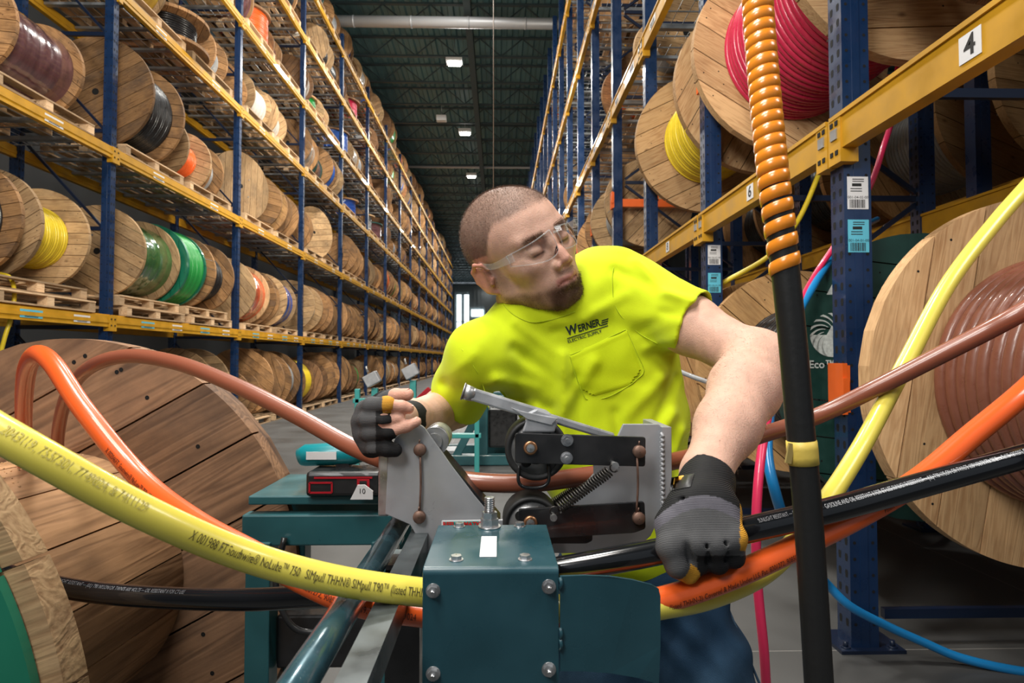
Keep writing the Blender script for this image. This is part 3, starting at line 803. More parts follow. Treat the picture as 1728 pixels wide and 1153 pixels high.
# wooden reels and pallets sitting on the upper levels
rng = random.Random(9)
for k in range(0, 22):
    for li in (1, 2, 3):
        if rng.random() < .45: continue
        y = YR+k*BR+.3; z = RL[li]+.087; kk = ORD[k+1] if k+1 < 20 else 'far'
        if rng.random() < .5 and k < 12:
            pallet(XN+.62, y+.65, z, 'wooden pallet, %s level of right rack, %s bay from the camera' % (RN[li], kk), k < 5, 0, 'pallets on the right rack')
            z += .14
            if rng.random() < .5: continue
        R = rng.choice((.45, .55)); kd = (R, .55, .6, rng.choice((wA, wB)), rng.choice((CABLE['black'], CABLE['orange'], CABLE['grey'])))
        o = ob('cable_reel', small_reel_mesh(kd), None, (XN+.62, y+.6, z+R), rng.uniform(-.1, .3))
        tag(o, 'wooden reel on the %s level of right rack, %s bay from the camera' % (RN[li], kk), 'cable reel', 'reels on the shelves of the right rack')
# ================================================================ cables
def cable(name, pts, r, m, label, cat='cable', group=None, n=20, parent=None):
    path = spline([P(*p) if len(p) == 3 else Vector(p[:3]) for p in pts])
    b = MB(); b.tube(path, r, n); o = b.build(name, m, parent)
    if not parent: tag(o, label, cat, group)
    return o, path
def cable_text(o, path, r, txt, size, px0, m, phi=.35, sx=.62, flip=False, name='printed_text', parent=None):
    """lettering wrapped on the jacket, starting where the cable passes photo column px0"""
    L = [0]
    for i in range(1, len(path)): L.append(L[-1]+(path[i]-path[i-1]).length)
    def col(p):
        q = CR.transposed() @ (p-Vector((0,0,CAMZ))); return 864+1000*q.x/(-q.z)
    s0 = min(range(len(path)), key=lambda i: abs(col(path[i])-px0)); s0 = L[s0]
    vs_, fs = text_mesh(txt, size)
    xmin = min(v.x for v in vs_); sgn = -1 if col(path[-1]) < col(path[0]) else 1
    out = []
    for v in vs_:
        s = s0+sgn*(v.x-xmin)*sx; s = min(max(s, 0), L[-1]-1e-4)
        i = next(i for i in range(1, len(L)) if L[i] >= s)-1 if s > 0 else 0
        t = (s-L[i])/max(1e-6, L[i+1]-L[i]); p = path[i].lerp(path[i+1], t)
        T = (path[min(i+2, len(path)-1)]-path[max(i-1, 0)]).normalized()*sgn
        nrm = Vector((0,0,CAMZ))-p; nrm -= T*nrm.dot(T); nrm.normalize(); up_ = nrm.cross(T)
        a = phi+(v.y if not flip else -v.y)/r
        out.append(p+(nrm*math.cos(a)+up_*math.sin(a))*(r+.0006))
    b = MB(); b.add(out, fs); return b.build(name, m, parent or o)
yelc = mat('yellow_jacket', (.80, .68, .10), .30, coat=.25); orgc = mat('orange_jacket', (.85, .12, .018), .28, coat=.35)
brnc = mat('brown_jacket', (.28, .085, .045), .32, coat=.3); blkc = mat('black_jacket', (.006, .0065, .008), .16, coat=.6)
wink = mat('pale_print', (.45, .46, .48), .5); dink = mat('dark_print', (.10, .08, .02), .6); oink = mat('brown_print', (.10, .02, .008), .6)
yc_, yp = cable('yellow_cable', [(-260,560,.50),(-60,695,.50),(60,765,.505),(250,868,.54),(420,940,.585),(560,978,.61),(713,1000,.635),(860,1012,.65),(1010,1036,.67),(1120,1022,.69),(1200,1006,.73),(1290,965,.78),(1370,880,.88),(1450,760,.98),(1530,610,1.05),(1600,480,1.10),(1680,375,1.15),(1728,320,1.18),(1900,130,1.5),(2000,60,2.2)], .0147, yelc, 'thick yellow cable sweeping across the foreground into the blue box')
cable_text(yc_, yp, .0147, 'X 001988 FT', .0120, 325, dink, -.05, .56)
cable_text(yc_, yp, .0147, 'Southwire® NoLube™ 750   SIMpull THHN® SIMpull T90™ (listed THHN-2) Covered & Made', .0120, 382, dink, -.05, .55)
cable_text(yc_, yp, .0147, '2043119, 7557301, 7749024, & 7411129', .0120, 8, mat('faint_print', (.50,.43,.10), .6), .25, .62)
oc, op = cable('orange_cable', [(50,900,1.55),(47,850,1.50),(43,780,1.42),(40,690,1.24),(48,617,1.07),(66,597,1.0),(88,613,.97),(140,690,.92),(240,810,.86),(330,880,.80),(430,935,.755),(520,985,.72),(600,1018,.70),(713,1036,.685),(860,1050,.68),(1010,1030,.68),(1120,1012,.69),(1230,975,.70),(1340,925,.72),(1450,870,.74),(1550,810,.76),(1640,735,.78),(1728,662,.80),(1850,540,.9),(1950,440,1.1)], .0147, orgc, 'thick bright orange cable looping up from the big empty reel')
cable_text(oc, op, .0147, 'X 002046FT  Southwire® NoLube™ 750   SIMpull THHN® SIMpull T90™', .0105, 196, oink, -.6, .62)
cable_text(oc, op, .0147, 'U.S. Pat.  8201272, 9085018, 8043119, 7557301, 7749024', .0100, 490, oink, -.35, .72)
cable_text(oc, op, .0147, '(listed THHN-2) Covered & Made Under U.S. Pat. 8201272, 9085018', .0100, 1124, oink, -.75, .62)
cable_text(oc, op, .0147, 'Patent Nos. 8201272, 9085018 listed THHN-2', .0100, 1470, oink, -.7, .62)
bc, bp_ = cable('brown_cable', [(100,880,1.60),(98,820,1.60),(97,745,1.56),(115,664,1.42),(165,613,1.26),(220,601,1.22),(300,613,1.18),(400,652,1.13),(500,702,1.08),(600,757,1.02),(700,795,.96),(790,812,.93),(880,816,.92),(980,805,.93),(1080,790,.96),(1180,768,1.02),(1280,736,1.06),(1380,702,1.06),(1480,654,1.02),(1580,603,.98),(1660,562,.95),(1728,525,.92),(1900,420,.9),(2000,350,1.0)], .0147, brnc, 'thick brown cable running through the grey roller head')
kc_, kp = cable('black_cable', [(-140,925,.99),(-60,950,.97),(60,982,.95),(160,1000,.93),(300,1010,.90),(420,1012,.86),(550,1006,.82),(700,1000,.76),(850,978,.725),(945,962,.715),(1040,945,.71),(1130,927,.71),(1260,895,.71),(1400,862,.72),(1550,820,.74),(1728,770,.76),(1900,720,.85)], .0155, blkc, 'thick glossy black cable held in the gloved left hand')
cable_text(kc_, kp, .0155, 'GASOLINE AND OIL RESISTANT II FOR CT USE SUNLIGHT RESISTANT — (UL) T90 NYLON OR TWN75 600 VOLTS FT1 90°C — RoHS  12/7/2015  FT', .0082, 1384, wink, .35, .55)
cable_text(kc_, kp, .0155, 'SUNLIGHT RESISTANT — (UL) T90', .0075, 1268, mat('faint_pale_print', (.16,.16,.17), .5), .45, .5)
cable_text(kc_, kp, .0155, 'SUNLIGHT RESISTANT — (UL) T90 NYLON OR TWN75 600 VOLTS — OIL RESISTANT II FOR CT USE', .0085, 98, MATS['faint_pale_print'], .55, .62)
# thinner cables further back
cable('pink_cable', [(1520,60,3.3),(1505,200,3.1),(1490,250,3.0),(1470,310,2.97),(1425,390,3.0),(1375,465,2.97),(1330,560,2.6),(1300,680,2.0),(1283,780,1.85),(1276,880,1.8),(1278,980,1.8),(1290,1110,1.8),(1295,1220,1.85),(1296,1290,1.93)], .0145, mat('pink_jacket', (.72, .03, .11), .3, coat=.3), 'crimson cable hanging from the crimson reel down behind the elbow')
cable('blue_cable', [(1480,370,4.0),(1430,400,3.3),(1400,440,3.05),(1352,520,2.8),(1310,640,2.3),(1295,760,2.15),(1308,830,2.1),(1345,925,2.3),(1395,985,2.62),(1430,1020,2.60),(1500,1058,2.62),(1560,1085,2.62),(1620,1110,2.60),(1728,1134,2.53),(1900,1150,2.46)], .019, mat('blue_jacket', (.01, .21, .52), .3, coat=.3), 'blue cable hanging down and curving away over the floor')
cable('yellow_cable_strand', [(1400,240,4.6),(1380,298,4.6),(1345,375,4.6),(1300,430,4.6),(1230,472,4.7),(1180,500,4.75)], .02, CABLE['yellow'], 'yellow cable strand running down behind the second upright')
cable('yellow_cable_strand', [(0,462,6.3),(16,468,6.25),(24,490,6.2),(20,530,6.15),(8,570,6.1),(-10,640,6.1)], .02, CABLE['yellow'], 'yellow cable end drooping over the lowest left beam', )
cable('grey_conduit', [(1130,620,3.6),(1180,640,3.4),(1240,655,3.1),(1300,650,3.0)], .014, CABLE['grey'], 'thin grey cable behind the worker near the lower reels')
# black hose with orange spiral wrap, in front of everything on the right
hp = [(1268,-600,.64),(1271,-250,.635),(1277,-20,.63),(1290,150,.625),(1305,300,.62),(1322,430,.62),(1338,580,.62),(1350,720,.62),(1362,850,.62),(1371,980,.62),(1378,1090,.62),(1384,1200,.62),(1390,1500,.62),(1400,1900,.62)]
ho = thing('spiral_wrapped_hose', 'upright black hose with bright orange spiral wrap in the right foreground', 'hose', P(1400,1900,.62))
hpath = spline([P(*p) for p in hp])
# keep the hose hanging from the roof steel
top = hpath[0]; hpath = spline([Vector((top.x+.05, top.y, 12.7)), Vector((top.x+.02, top.y, 6)), top+Vector((0,0,.6))], .5)+hpath
hpath = [q-ho.location for q in hpath]
b = MB(); b.tube(hpath, .0142, 20); b.build('hose', mat('black_rubber', (.012, .012, .012), .45, bump=.15, bscale=120), ho)
vis = [q for q in hpath if q.z+ho.location.z < 1.35+.45 and q.z+ho.location.z > 1.35+.126*.6 - .0]
def spiral(path, r, wdt, pitch_fn, m, name, parent):
    L = [0]
    for i in range(1, len(path)): L.append(L[-1]+(path[i]-path[i-1]).length)
    tot = L[-1]; s = 0; ang = 0; vs_ = []; n = 0
    while s < tot-1e-3:
        i = max(0, next(i for i in range(1, len(L)) if L[i] >= s)-1); t = (s-L[i])/max(1e-9, L[i+1]-L[i]); p = path[i].lerp(path[i+1], t)
        T = (path[i+1]-path[i]).normalized(); u = Vector((0,1,0)); u -= T*u.dot(T); u.normalize(); v = T.cross(u)
        for rr, w_ in ((r, -wdt/2), (r+.0012, -wdt*.44), (r+.0017, 0), (r+.0012, wdt*.44), (r, wdt/2)):
            vs_.append(p+(u*math.cos(ang)+v*math.sin(ang))*rr+T*w_)
        n += 1; pt = pitch_fn(s/tot); ang += .22; s += pt*.22/(2*PI)
    fs = [(i*5+k, i*5+k+1, (i+1)*5+k+1, (i+1)*5+k) for i in range(n-1) for k in range(4)]
    b = MB(); b.add(vs_, fs, 0, True); return b.build(name, m, parent)
visp = sorted(vis, key=lambda q: -q.z)
spiral(visp, .0147, .0136, lambda t: .0127 if t < .66 else (.0130+.032*max(0, t-.66)), mat('orange_spiral_plastic', (.95, .30, .02), .28, coat=.4), 'spiral_wrap', ho)
zc_ = P(1358, 762, .62); ci = min(range(len(hpath)), key=lambda q_: abs(hpath[q_].z+ho.location.z-zc_.z)); dd_ = (hpath[ci+1]-hpath[ci-1]).normalized(); pc_ = hpath[ci]
b = MB(); b.tube([pc_-dd_*.0125, pc_-dd_*.004, pc_+dd_*.004, pc_+dd_*.0125], [.0150,.0154,.0152,.0151], 20); b.build('yellow_tape', mat('yellow_tape', (.75, .55, .10), .5, bump=.4, bscale=60), ho)
b = MB(); b.box(pc_+Vector((-.0165, -.006, 0)), (.006, .003, .021), Matrix.Rotation(.2,3,'Y')); b.build('tape_end', mat('worn_tape', (.35,.26,.08), .7), ho)
# ================================================================ big empty reel at left
wD = wood('reel_wood_weathered', (.34, .19, .105), (.095, .052, .032), dirt=.55, grain=.55, rough=.7)
wE = wood('drum_wood', (.52, .30, .15), (.20, .095, .042), dirt=.25, grain=.55, rough=.65)
ax = Vector((-.05, -.80, 0)); Wb = ax.length; rzb = math.atan2(-ax.x, ax.y)+PI   # local -Y points to the camera side
C1 = Vector((-1.15, 1.66, .775)); C2 = C1+ax; mid = (C1+C2)/2
big = thing('cable_reel', 'huge weathered empty wooden reel in the left foreground', 'cable reel', mid, math.atan2(ax.y, ax.x)+PI/2)
RBg = .63
def disc_obj(name, y0, y1, R, rot, m, planks=7, m2=None):
    b = MB(); flange_mb(b, R, y0, y1, planks, gap=.005)
    rr = random.Random(3)
    for q in range(70):
        pl = q % planks; z = -R+(pl+.5)*2*R/planks+rr.choice((-.05, .05)); mx = math.sqrt(max(.01, R*R-z*z))-.04; x = rr.choice((-1, 1))*rr.choice((.15, .5, .85))*mx+rr.uniform(-.02,.02)
        b.lathe([(.006, y0-.001), (.0006, y0-.001)], 8, (x, 0, z), mi=1)
    o = b.build(name, [m, black_hole], big); o.rotation_euler = (0, rot, 0); return o
TH = .045
disc_obj('flange', Wb/2-TH, Wb/2, RBg, -.50, wD)                      # far flange, inner face seen
# second board layer behind it
disc_obj('flange_backing', Wb/2+.001, Wb/2+.04, RBg-.004, 1.05, wD)
f2 = disc_obj('flange', -Wb/2+.003, -Wb/2+TH, RBg, -.35, wB); 
f3 = disc_obj('painted_flange_face', -Wb/2-.012, -Wb/2+.001, RBg-.03, -.35, greenp)
# drum of staves
b = MB(); ns = 15; Rd = .325
for k in range(ns):
    a0 = 2*PI*k/ns+.006+.2; a1 = 2*PI*(k+1)/ns-.006+.2; poly = []
    for i in range(5): a = a0+(a1-a0)*i/4; poly.append((Rd*math.cos(a), Rd*math.sin(a)))
    for i in range(5): a = a1-(a1-a0)*i/4; poly.append(((Rd-.03)*math.cos(a), (Rd-.03)*math.sin(a)))
    b.prism(poly, -Wb/2+TH, Wb/2-TH)
dr_ = b.build('drum', wood('stave_wood', (.50, .28, .14), (.17, .085, .04), dirt=.3, grain=.55, axis='Y'), big)
# stand carrying it
st = thing('reel_stand', 'low steel stand and axle under the big empty reel', 'reel stand', (mid.x, mid.y, 0), big.rotation_euler.z)
b = MB(); b.cyl((0,-.62,.775),(0,.62,.775),.02); b.build('axle', galv, st)
for s_ in (-1, 1):
    b = MB(); b.bar((-.3, s_*.55, 0), (0, s_*.55, .765), .05, .05); b.bar((.3, s_*.55, 0), (0, s_*.55, .765), .05, .05); b.bar((-.35, s_*.55, .025), (.35, s_*.55, .025), .05, .05); b.build('trestle', blue, st)
# sawdust crumbs on the drum
b = MB(); rr = random.Random(8)
for k in range(220):
    y = rr.uniform(-.2, Wb/2-TH); a = PI/2+rr.gauss(0, .25); s_ = rr.uniform(.0012, .003); b.box(((Rd+.001)*math.cos(a), y, (Rd+.001)*math.sin(a)), (s_, s_*1.5, s_), Matrix.Rotation(rr.uniform(0,3), 3, 'Z'))
tag(b.build('sawdust', wB, None), 'pale sawdust crumbs on top of the big reel drum', 'sawdust', kind='stuff'); sd = bpy.data.objects['sawdust']; sd.location = big.location; sd.rotation_euler = big.rotation_euler
# ================================================================ machine
teal = mat('dark_teal_machine_paint', (.016, .065, .085), .30, coat=.35, var=.14, vscale=14, bump=.05, bscale=40)
teal2 = mat('teal_machine_paint', (.02, .10, .115), .38, coat=.2, var=.15, vscale=9)
lteal = mat('pale_teal_paint', (.05, .33, .32), .4, coat=.2, var=.1)
greym = mat('grey_machine_paint', (.37, .38, .40), .38, metal=.25, var=.10, vscale=18, bump=.06, bscale=90)
blackm = mat('black_machine_steel', (.014, .014, .015), .35, coat=.25, var=.3, vscale=25)
worn = mat('worn_steel', (.40, .40, .40), .35, metal=.7, var=.35, vscale=35, bump=.2, bscale=50)
rust = mat('rusty_steel', (.20, .12, .09), .5, metal=.6, var=.3, vscale=60)
copperm = mat('bronze_bush', (.40, .20, .10), .35, metal=.8)
rubber = mat('roller_rubber', (.018, .018, .018), .55, var=.2)
def hexbolt(b, c, r, h, ax='y', mi=0):
    c = Vector(c); d = Vector((0,-1,0)) if ax == 'y' else Vector((0,0,1))
    b.cyl(c, c+d*h*.18, r*1.28, 18, mi); b.tube([c+d*h*.18, c+d*h], r, 6, mi, True, False); 
# ---- blue guide box
gb = thing('cable_guide_box', 'dark blue-teal steel guide box with white sticker in the centre foreground', 'machine guard', (0, .68, .0))
def loc(o, px, py, Y): return P(px, py, Y)-o.location
A = P(713, 960, .60); Bx = P(943, 960, .60); zt = A.z; x0, x1 = A.x, Bx.x; yf, yb = .60, .755
t_ = .0035
prof = [(yf, .62)]
for i in range(7): a = PI-PI/2*i/6; prof.append((yf+.006+.006*math.cos(a), zt-.006+.006*math.sin(a)))
prof += [(yb, zt), (yb, .75), (yb-t_, .75), (yb-t_, zt-t_), (yf+.008, zt-t_), (yf+t_, zt-.009), (yf+t_, .62)]
b = MB(); n = len(prof)
vs_ = [(x, y-.68, z) for x in (x0, x1) for y, z in prof]
b.add(vs_, [tuple(range(n)), tuple(range(2*n-1, n-1, -1))]+[(i, (i+1)%n, (i+1)%n+n, i+n) for i in range(n)])
b.build('bent_cover', teal, gb, bevel=.0008)
b = MB(); pts = [(945,973),(985,972),(1030,975),(1070,983),(1105,994),(1117,1002),(1120,1015),(1120,1100),(1117,1166),(1080,1151),(1030,1139),(985,1134),(945,1133)]
pp = [P(x, y, .602) for x, y in pts]; gx = [Vector((p.x, -.078+.35*(p.x-x1)**2*3, p.z)) for p in pp]
nn = len(gx); b.add(gx+[g+Vector((0,.003,0)) for g in gx], [tuple(range(nn)), tuple(range(2*nn-1, nn-1, -1))]+[(i, i+nn, (i+1)%nn+nn, (i+1)%nn) for i in range(nn)])
b.build('guard_plate', teal, gb)
b = MB(); 
for z_ in (985, 1070, 1088): q = loc(gb, 945, z_, .60); b.tube([q+Vector((0,0,.006)), q+Vector((.0015,-.001,0)), q-Vector((0,0,.006))], .0018, 8)
b.build('weld_bead', teal, gb)
for px, py in ((731,997),(926,990),(731,1137),(926,1130)):
    b = MB(); q = loc(gb, px, py, .60); hexbolt(b, q, .0056, .005); b.cyl(q, q+Vector((0,-.010,0)), .0026, 12); b.build('bolt', steel, gb)
for px, py, Y in ((775,897,.748),(877,894,.748),(770,945,.625),(886,943,.625)):
    b = MB(); q = loc(gb, px, py, Y); q.z = zt; hexbolt(b, q, .0058, .005, 'z'); b.build('bolt', steel, gb)
b = MB(); q1 = P(809, 943, .632); q2 = P(838, 943, .632); b.box(((q1.x+q2.x)/2, .668-.68, zt+.0006), (q2.x-q1.x, .072, .0008)); b.build('white_sticker', white_l, gb, bevel=.0003)
b = MB(); q = loc(gb, 826, 893, .745); q.z = zt; 
b.cyl(q, q+Vector((0,0,.002)), .014, 24); b.tube([q+Vector((0,0,.002)), q+Vector((0,0,.011))], .0115, 6, 0, True, False); b.tube([q+Vector((0,0,.0112)), q+Vector((0,0,.019))], .0098, 6, 0, True, False)
for k in range(7): z_ = .019+k*.0026; b.tube([q+Vector((0,0,z_)), q+Vector((0,0,z_+.0013)), q+Vector((0,0,z_+.0026))], [.0058, .0068, .0058], 16)
b.build('clamp_bolt', steel, gb)
b = MB(); b.box((-.008, .0, .36), (.10, .10, .62)); b.box((-.008,0,.03),(.3,.3,.06)); b.build('pedestal', teal2, gb)
# ---- rails and bench
rl = thing('machine_rail', 'round and square steel rails running towards the camera left of the blue box', 'machine rails', (-.14, .7, 0))
b = MB(); b.tube([(-.024, -.52, 1.088), (-.018, .27, 1.088)], .0155, 20); b.build('round_rail', mat('rail_paint', (.03, .085, .11), .22, metal=.3, coat=.4, var=.3, vscale=20), rl)
b = MB(); b.box((.024, -.12, 1.082), (.026, .80, .03)); b.build('square_rail', mat('worn_rail', (.10,.115,.12), .35, metal=.5, var=.5, vscale=20), rl)
for y in (-.45, .2): b = MB(); b.box((0, y, .53), (.05, .05, 1.04)); b.box((0,y,.015),(.2,.2,.03)); b.build('rail_leg', blackm, rl)
bn = thing('machine_bench', 'teal steel bench behind the rails carrying a power tool', 'bench', (-.40, 1.45, 0))
z0 = P(580, 832, 1.4).z
b = MB(); b.box((0, .05, z0-.01), (.34, .26, .02)); b.build('bench_top', teal2, bn, bevel=.003)
for y in (-.07, .17): b = MB(); b.box((.0, y, z0-.075), (.36, .04, .07)); b.build('bench_rail', teal2, bn, bevel=.004)
for x in (-.14, .14):
    for y in (-.07, .17): b = MB(); b.box((x, y, (z0-.1)/2), (.055, .055, z0-.1)); b.build('leg', teal2, bn, bevel=.003)
b = MB(); b.box((.0,-.07,.55),(.25,.03,.05)); b.box((.0,.0,.70),(.22,.12,.12)); b.build('motor_box', blackm, bn, bevel=.005)
b = MB(); b.tube(spline([Vector((-.08,-.1,.95)), Vector((-.09,-.12,.85)), Vector((-.05,-.12,.76)), Vector((.02,-.11,.74))]), .007, 8); b.build('hose', blackm, bn)
# power tool and charger lying on the bench
mk = mat('tool_teal', (.0, .22, .26), .35, coat=.2); redp = mat('tool_red', (.42, .01, .02), .35)
t = thing('cordless_tool', 'teal cordless power tool lying on the bench', 'power tool', (-.405, 1.43, z0+.028))
b = MB(); b.tube([(-.07,0,.05),(-.055,0,.055),(.06,0,.06),(.085,0,.06)], [.020,.026,.028,.02], 16); b.build('body', mk, t)
b = MB(); b.box((-.01,-.028,.058),(.07,.002,.018)); b.build('body_label', white_l, t)
b = MB(); b.bar((.03,0,.05),(.05,0,-.01),.03,.03); b.cyl((.085,0,.06),(.12,0,.06),.012,12); b.build('handle', blackm, t)
t = thing('battery_charger', 'black and red battery charger on the bench under the tool', 'charger', (-.37, 1.40, z0))
b = MB(); b.box((.02,0,.03),(.17,.10,.055)); b.build('case', blackm, t, bevel=.008)
b = MB(); b.box((.02,-.051,.045),(.13,.002,.004)); b.box((-.03,-.051,.012),(.05,.002,.004)); b.box((-.03,-.051,.034),(.05,.002,.004)); b.box((-.055,-.051,.023),(.004,.002,.022)); b.box((-.005,-.051,.023),(.004,.002,.022)); b.box((.065,-.051,.03),(.028,.002,.028)); b.build('red_trim', redp, t)
b = MB(); b.box((.065,-.0525,.03),(.016,.001,.016)); b.build('port', blackm, t)
t = thing('number_tag', 'small white tag numbered 10 standing on the bench', 'tag', (-.31, 1.335, z0))
b = MB(); b.prism([(-.02,0),(.03,0),(.03,.018),(.012,.032),(-.004,.032)], -.002, .002); b.build('tag_card', white_l, t)
text_obj('printed_digits', '10', .016, Matrix.Translation((.006,-.0022,.018)) @ Matrix(((1,0,0),(0,0,-1),(0,1,0))).to_4x4(), ink, t)
# ---- grey roller head
rh = thing('cable_roller_head', 'grey steel measuring head with black arms, rollers and coil spring', 'cable machine', (.02, .90, 0))
def L3(px, py, Y): return P(px, py, Y)-rh.location
def plate(pts, Y, th, name, m, parent, bevel=.001, mi=0):
    poly = [(P(x, y, Y).x-rh.location.x, P(x, y, Y).z) for x, y in pts]
    b = MB(); b.prism(poly, Y-rh.location.y, Y+th-rh.location.y); return b.build(name, m, parent, bevel=bevel)
outline = [(655,765),(668,738),(702,712),(716,722),(765,790),(800,836),(835,878),(868,878),(960,850),(1002,800),(1002,770),(1040,742),(1052,716),(1112,716),(1120,724),(1120,860),(1098,905),(1066,934),(720,934),(692,886),(662,873),(650,868)]
plate(outline, .872, .006, 'front_plate', greym, rh)
plate(outline, .965, .006, 'rear_plate', greym, rh)
b = MB(); a = L3(650, 820, .872); zt_, zb_ = P(650,768,.872).z, P(650,873,.872).z
b.box((a.x-.003, .045-.028, (zt_+zb_)/2), (.016, .085, zt_-zb_)); b.build('end_channel', worn, rh, bevel=.003)
b = MB(); a = L3(1124, 800, .868); zt_, zb_ = P(1124,720,.868).z, P(1124,872,.868).z
b.box((a.x, .02, (zt_+zb_)/2), (.014, .115, zt_-zb_)); 
for k in range(16): b.tube([(a.x-.008, -.035, zb_+.01+k*(zt_-zb_-.02)/16), (a.x-.006,-.038, zb_+.014+k*(zt_-zb_-.02)/16), (a.x-.008,-.035, zb_+.018+k*(zt_-zb_-.02)/16)], .003, 8)
b.build('end_flange', greym, rh, bevel=.001)
# sloping dark guide bar and idler roller
b = MB(); b.bar(L3(748,765,.90), L3(842,876,.90), .05, .007, up=(.6,0,.5)); b.build('guide_bar', blackm, rh, bevel=.001)
b = MB(); q = L3(733, 745, .885); b.cyl(q+Vector((0,-.0,0)), q+Vector((0,.07,0)), .021, 28); b.cyl(q+Vector((0,-.003,0)), q, .012, 16); b.build('idler_roller', worn, rh)
# wheels
for (px, py, r_, nm) in ((903,753,.045,'upper'), (895,877,.041,'lower')):
    q = L3(px, py, .88); b = MB(); q.y = -.052
    b.lathe([(.009,0),(r_*.45,0),(r_*.5,.004),(r_*.8,.004),(r_*.86,-.001),(r_-.002,-.001),(r_,.003),(r_,.05),(r_-.003,.055),(r_*.5,.055),(.009,.05)], 44, q)
    wl = b.build('roller_wheel', rubber, rh)
    b = MB(); b.lathe([(.004,.0025),(r_*.80,.0025),(r_*.80,.0045)], 32, q); 
    for k in range(4): a = k*2*PI/4+.9; b.lathe([(r_*.17,.0018),(.001,.0018)], 14, q+Vector((r_*.52*math.cos(a), 0, r_*.52*math.sin(a))), mi=1)
    b.build('wheel_hub', [worn, black_hole], wl)
def rrect(pts, r=5):
    out = []; n = len(pts)
    for i in range(n):
        p = Vector(pts[i]); a = (Vector(pts[i-1])-p).normalized(); c = (Vector(pts[(i+1)%n])-p).normalized()
        for k in range(5):
            t = k/4; q = p+a*r*(1-t)**2+c*r*t**2; out.append((q.x, q.y))
    return out
plate(rrect([(869,731),(1090,738),(1089,788),(869,782)]), .832, .006, 'upper_arm', blackm, rh)
plate(rrect([(875,860),(1088,847),(1090,893),(1070,900),(876,912)]), .832, .006, 'lower_arm', blackm, rh)
plate(rrect([(925,905),(1000,902),(1000,913),(990,918),(925,918)], 3), .845, .005, 'arm_bracket', blackm, rh)
plate(rrect([(869,731),(1090,738),(1089,788),(869,782)]), .935, .006, 'upper_arm', blackm, rh)
plate(rrect([(875,860),(1088,847),(1090,893),(1070,900),(876,912)]), .935, .006, 'lower_arm', blackm, rh)
def pin(px, py, r=.009, cp=False, Y=.832):
    q = L3(px, py, Y); b = MB()
    if cp:
        b.lathe([(r,0),(r,-.004),(r*.62,-.005),(r*.62,-.002)], 24, q, mi=0); b.lathe([(r*.6,-.006),(.0005,-.007)], 24, q, mi=1); b.lathe([(r*.6,-.006),(r*.6,0)], 24, q, mi=1)
        b.build('pivot_pin', [copperm, worn], rh)
    else:
        b.lathe([(r,0),(r,-.005),(r*.85,-.007),(.0005,-.0075)], 24, q); b.tube([q+Vector((-.001,-.004,r+.001)), q+Vector((.0,-.004,r+.006))], .0011, 8); b.build('pivot_pin', rust, rh)
pin(895,756,.0095,True); pin(895,882,.0095,True); pin(1078,762); pin(1077,874); pin(709,759,.0092,False,.871); pin(708,872,.0092,False,.871)
# slotted link wires
for p1, p2, Y in (((709,768),(708,864),.868),((1075,770),(1074,866),.829)):
    a, c = L3(*p1, Y), L3(*p2, Y); b = MB(); m_ = (a+c)/2+Vector((.0015,-.001,0)); b.tube(spline([a, m_, c]), .0016, 8); b.build('link_wire', rust, rh)
for px, py in ((957,743),(956,773)):
    b = MB(); q = L3(px, py, .832); hexbolt(b, q, .0068, .006); b.cyl(q+Vector((0,-.006,0)), q+Vector((0,-.009,0)), .003, 12); b.build('bolt', steel, rh)
# spring
a, c = L3(1028, 796, .822), L3(942, 858, .822)
def coil(a, c, r, wr, turns):
    d = c-a; L = d.length; d.normalize(); u = d.orthogonal().normalized(); v = d.cross(u); n = turns*14
    return [a+d*L*i/n+(u*math.cos(2*PI*i/14)+v*math.sin(2*PI*i/14))*r for i in range(n+1)]
b = MB(); b.tube(coil(a, c, .0072, .0013, 22), .0014, 6); 
def hook(p, d): 
    return [p+d*(.0)+Vector((.005*math.cos(t)-.005, -.003, .005*math.sin(t))) for t in [i*.6 for i in range(10)]]
q = L3(1036, 789, .822); b.tube([q+Vector((.006*math.cos(i*.7), -.002, .006*math.sin(i*.7))) for i in range(9)], .0013, 6)
q = L3(935, 862, .822); b.tube([q+Vector((.006*math.cos(i*.7), -.002, .006*math.sin(i*.7))) for i in range(9)], .0013, 6)
b.build('coil_spring', mat('spring_steel', (.06,.055,.05), .35, metal=.7), rh)
for px, py in ((1034,782),(932,868)): b = MB(); q = L3(px, py, .834); b.cyl(q, q+Vector((0,-.018,0)), .0035, 12); b.cyl(q+Vector((0,-.018,0)), q+Vector((0,-.020,0)), .005, 12); b.build('spring_stud', worn, rh)
a, c = L3(1010, 800, .95), L3(930, 852, .95); b = MB(); b.tube(coil(a, c, .0068, .0013, 28), .00135, 6); b.build('coil_spring', MATS['spring_steel'], rh)
# wire loop hanging under upper wheel
b = MB(); lp = [(876,786),(875,812),(881,821),(915,822),(925,814),(926,784)]; b.tube(spline([L3(x, y, .846) for x, y in lp], .004), .0025, 8); b.build('wire_loop', blackm, rh)
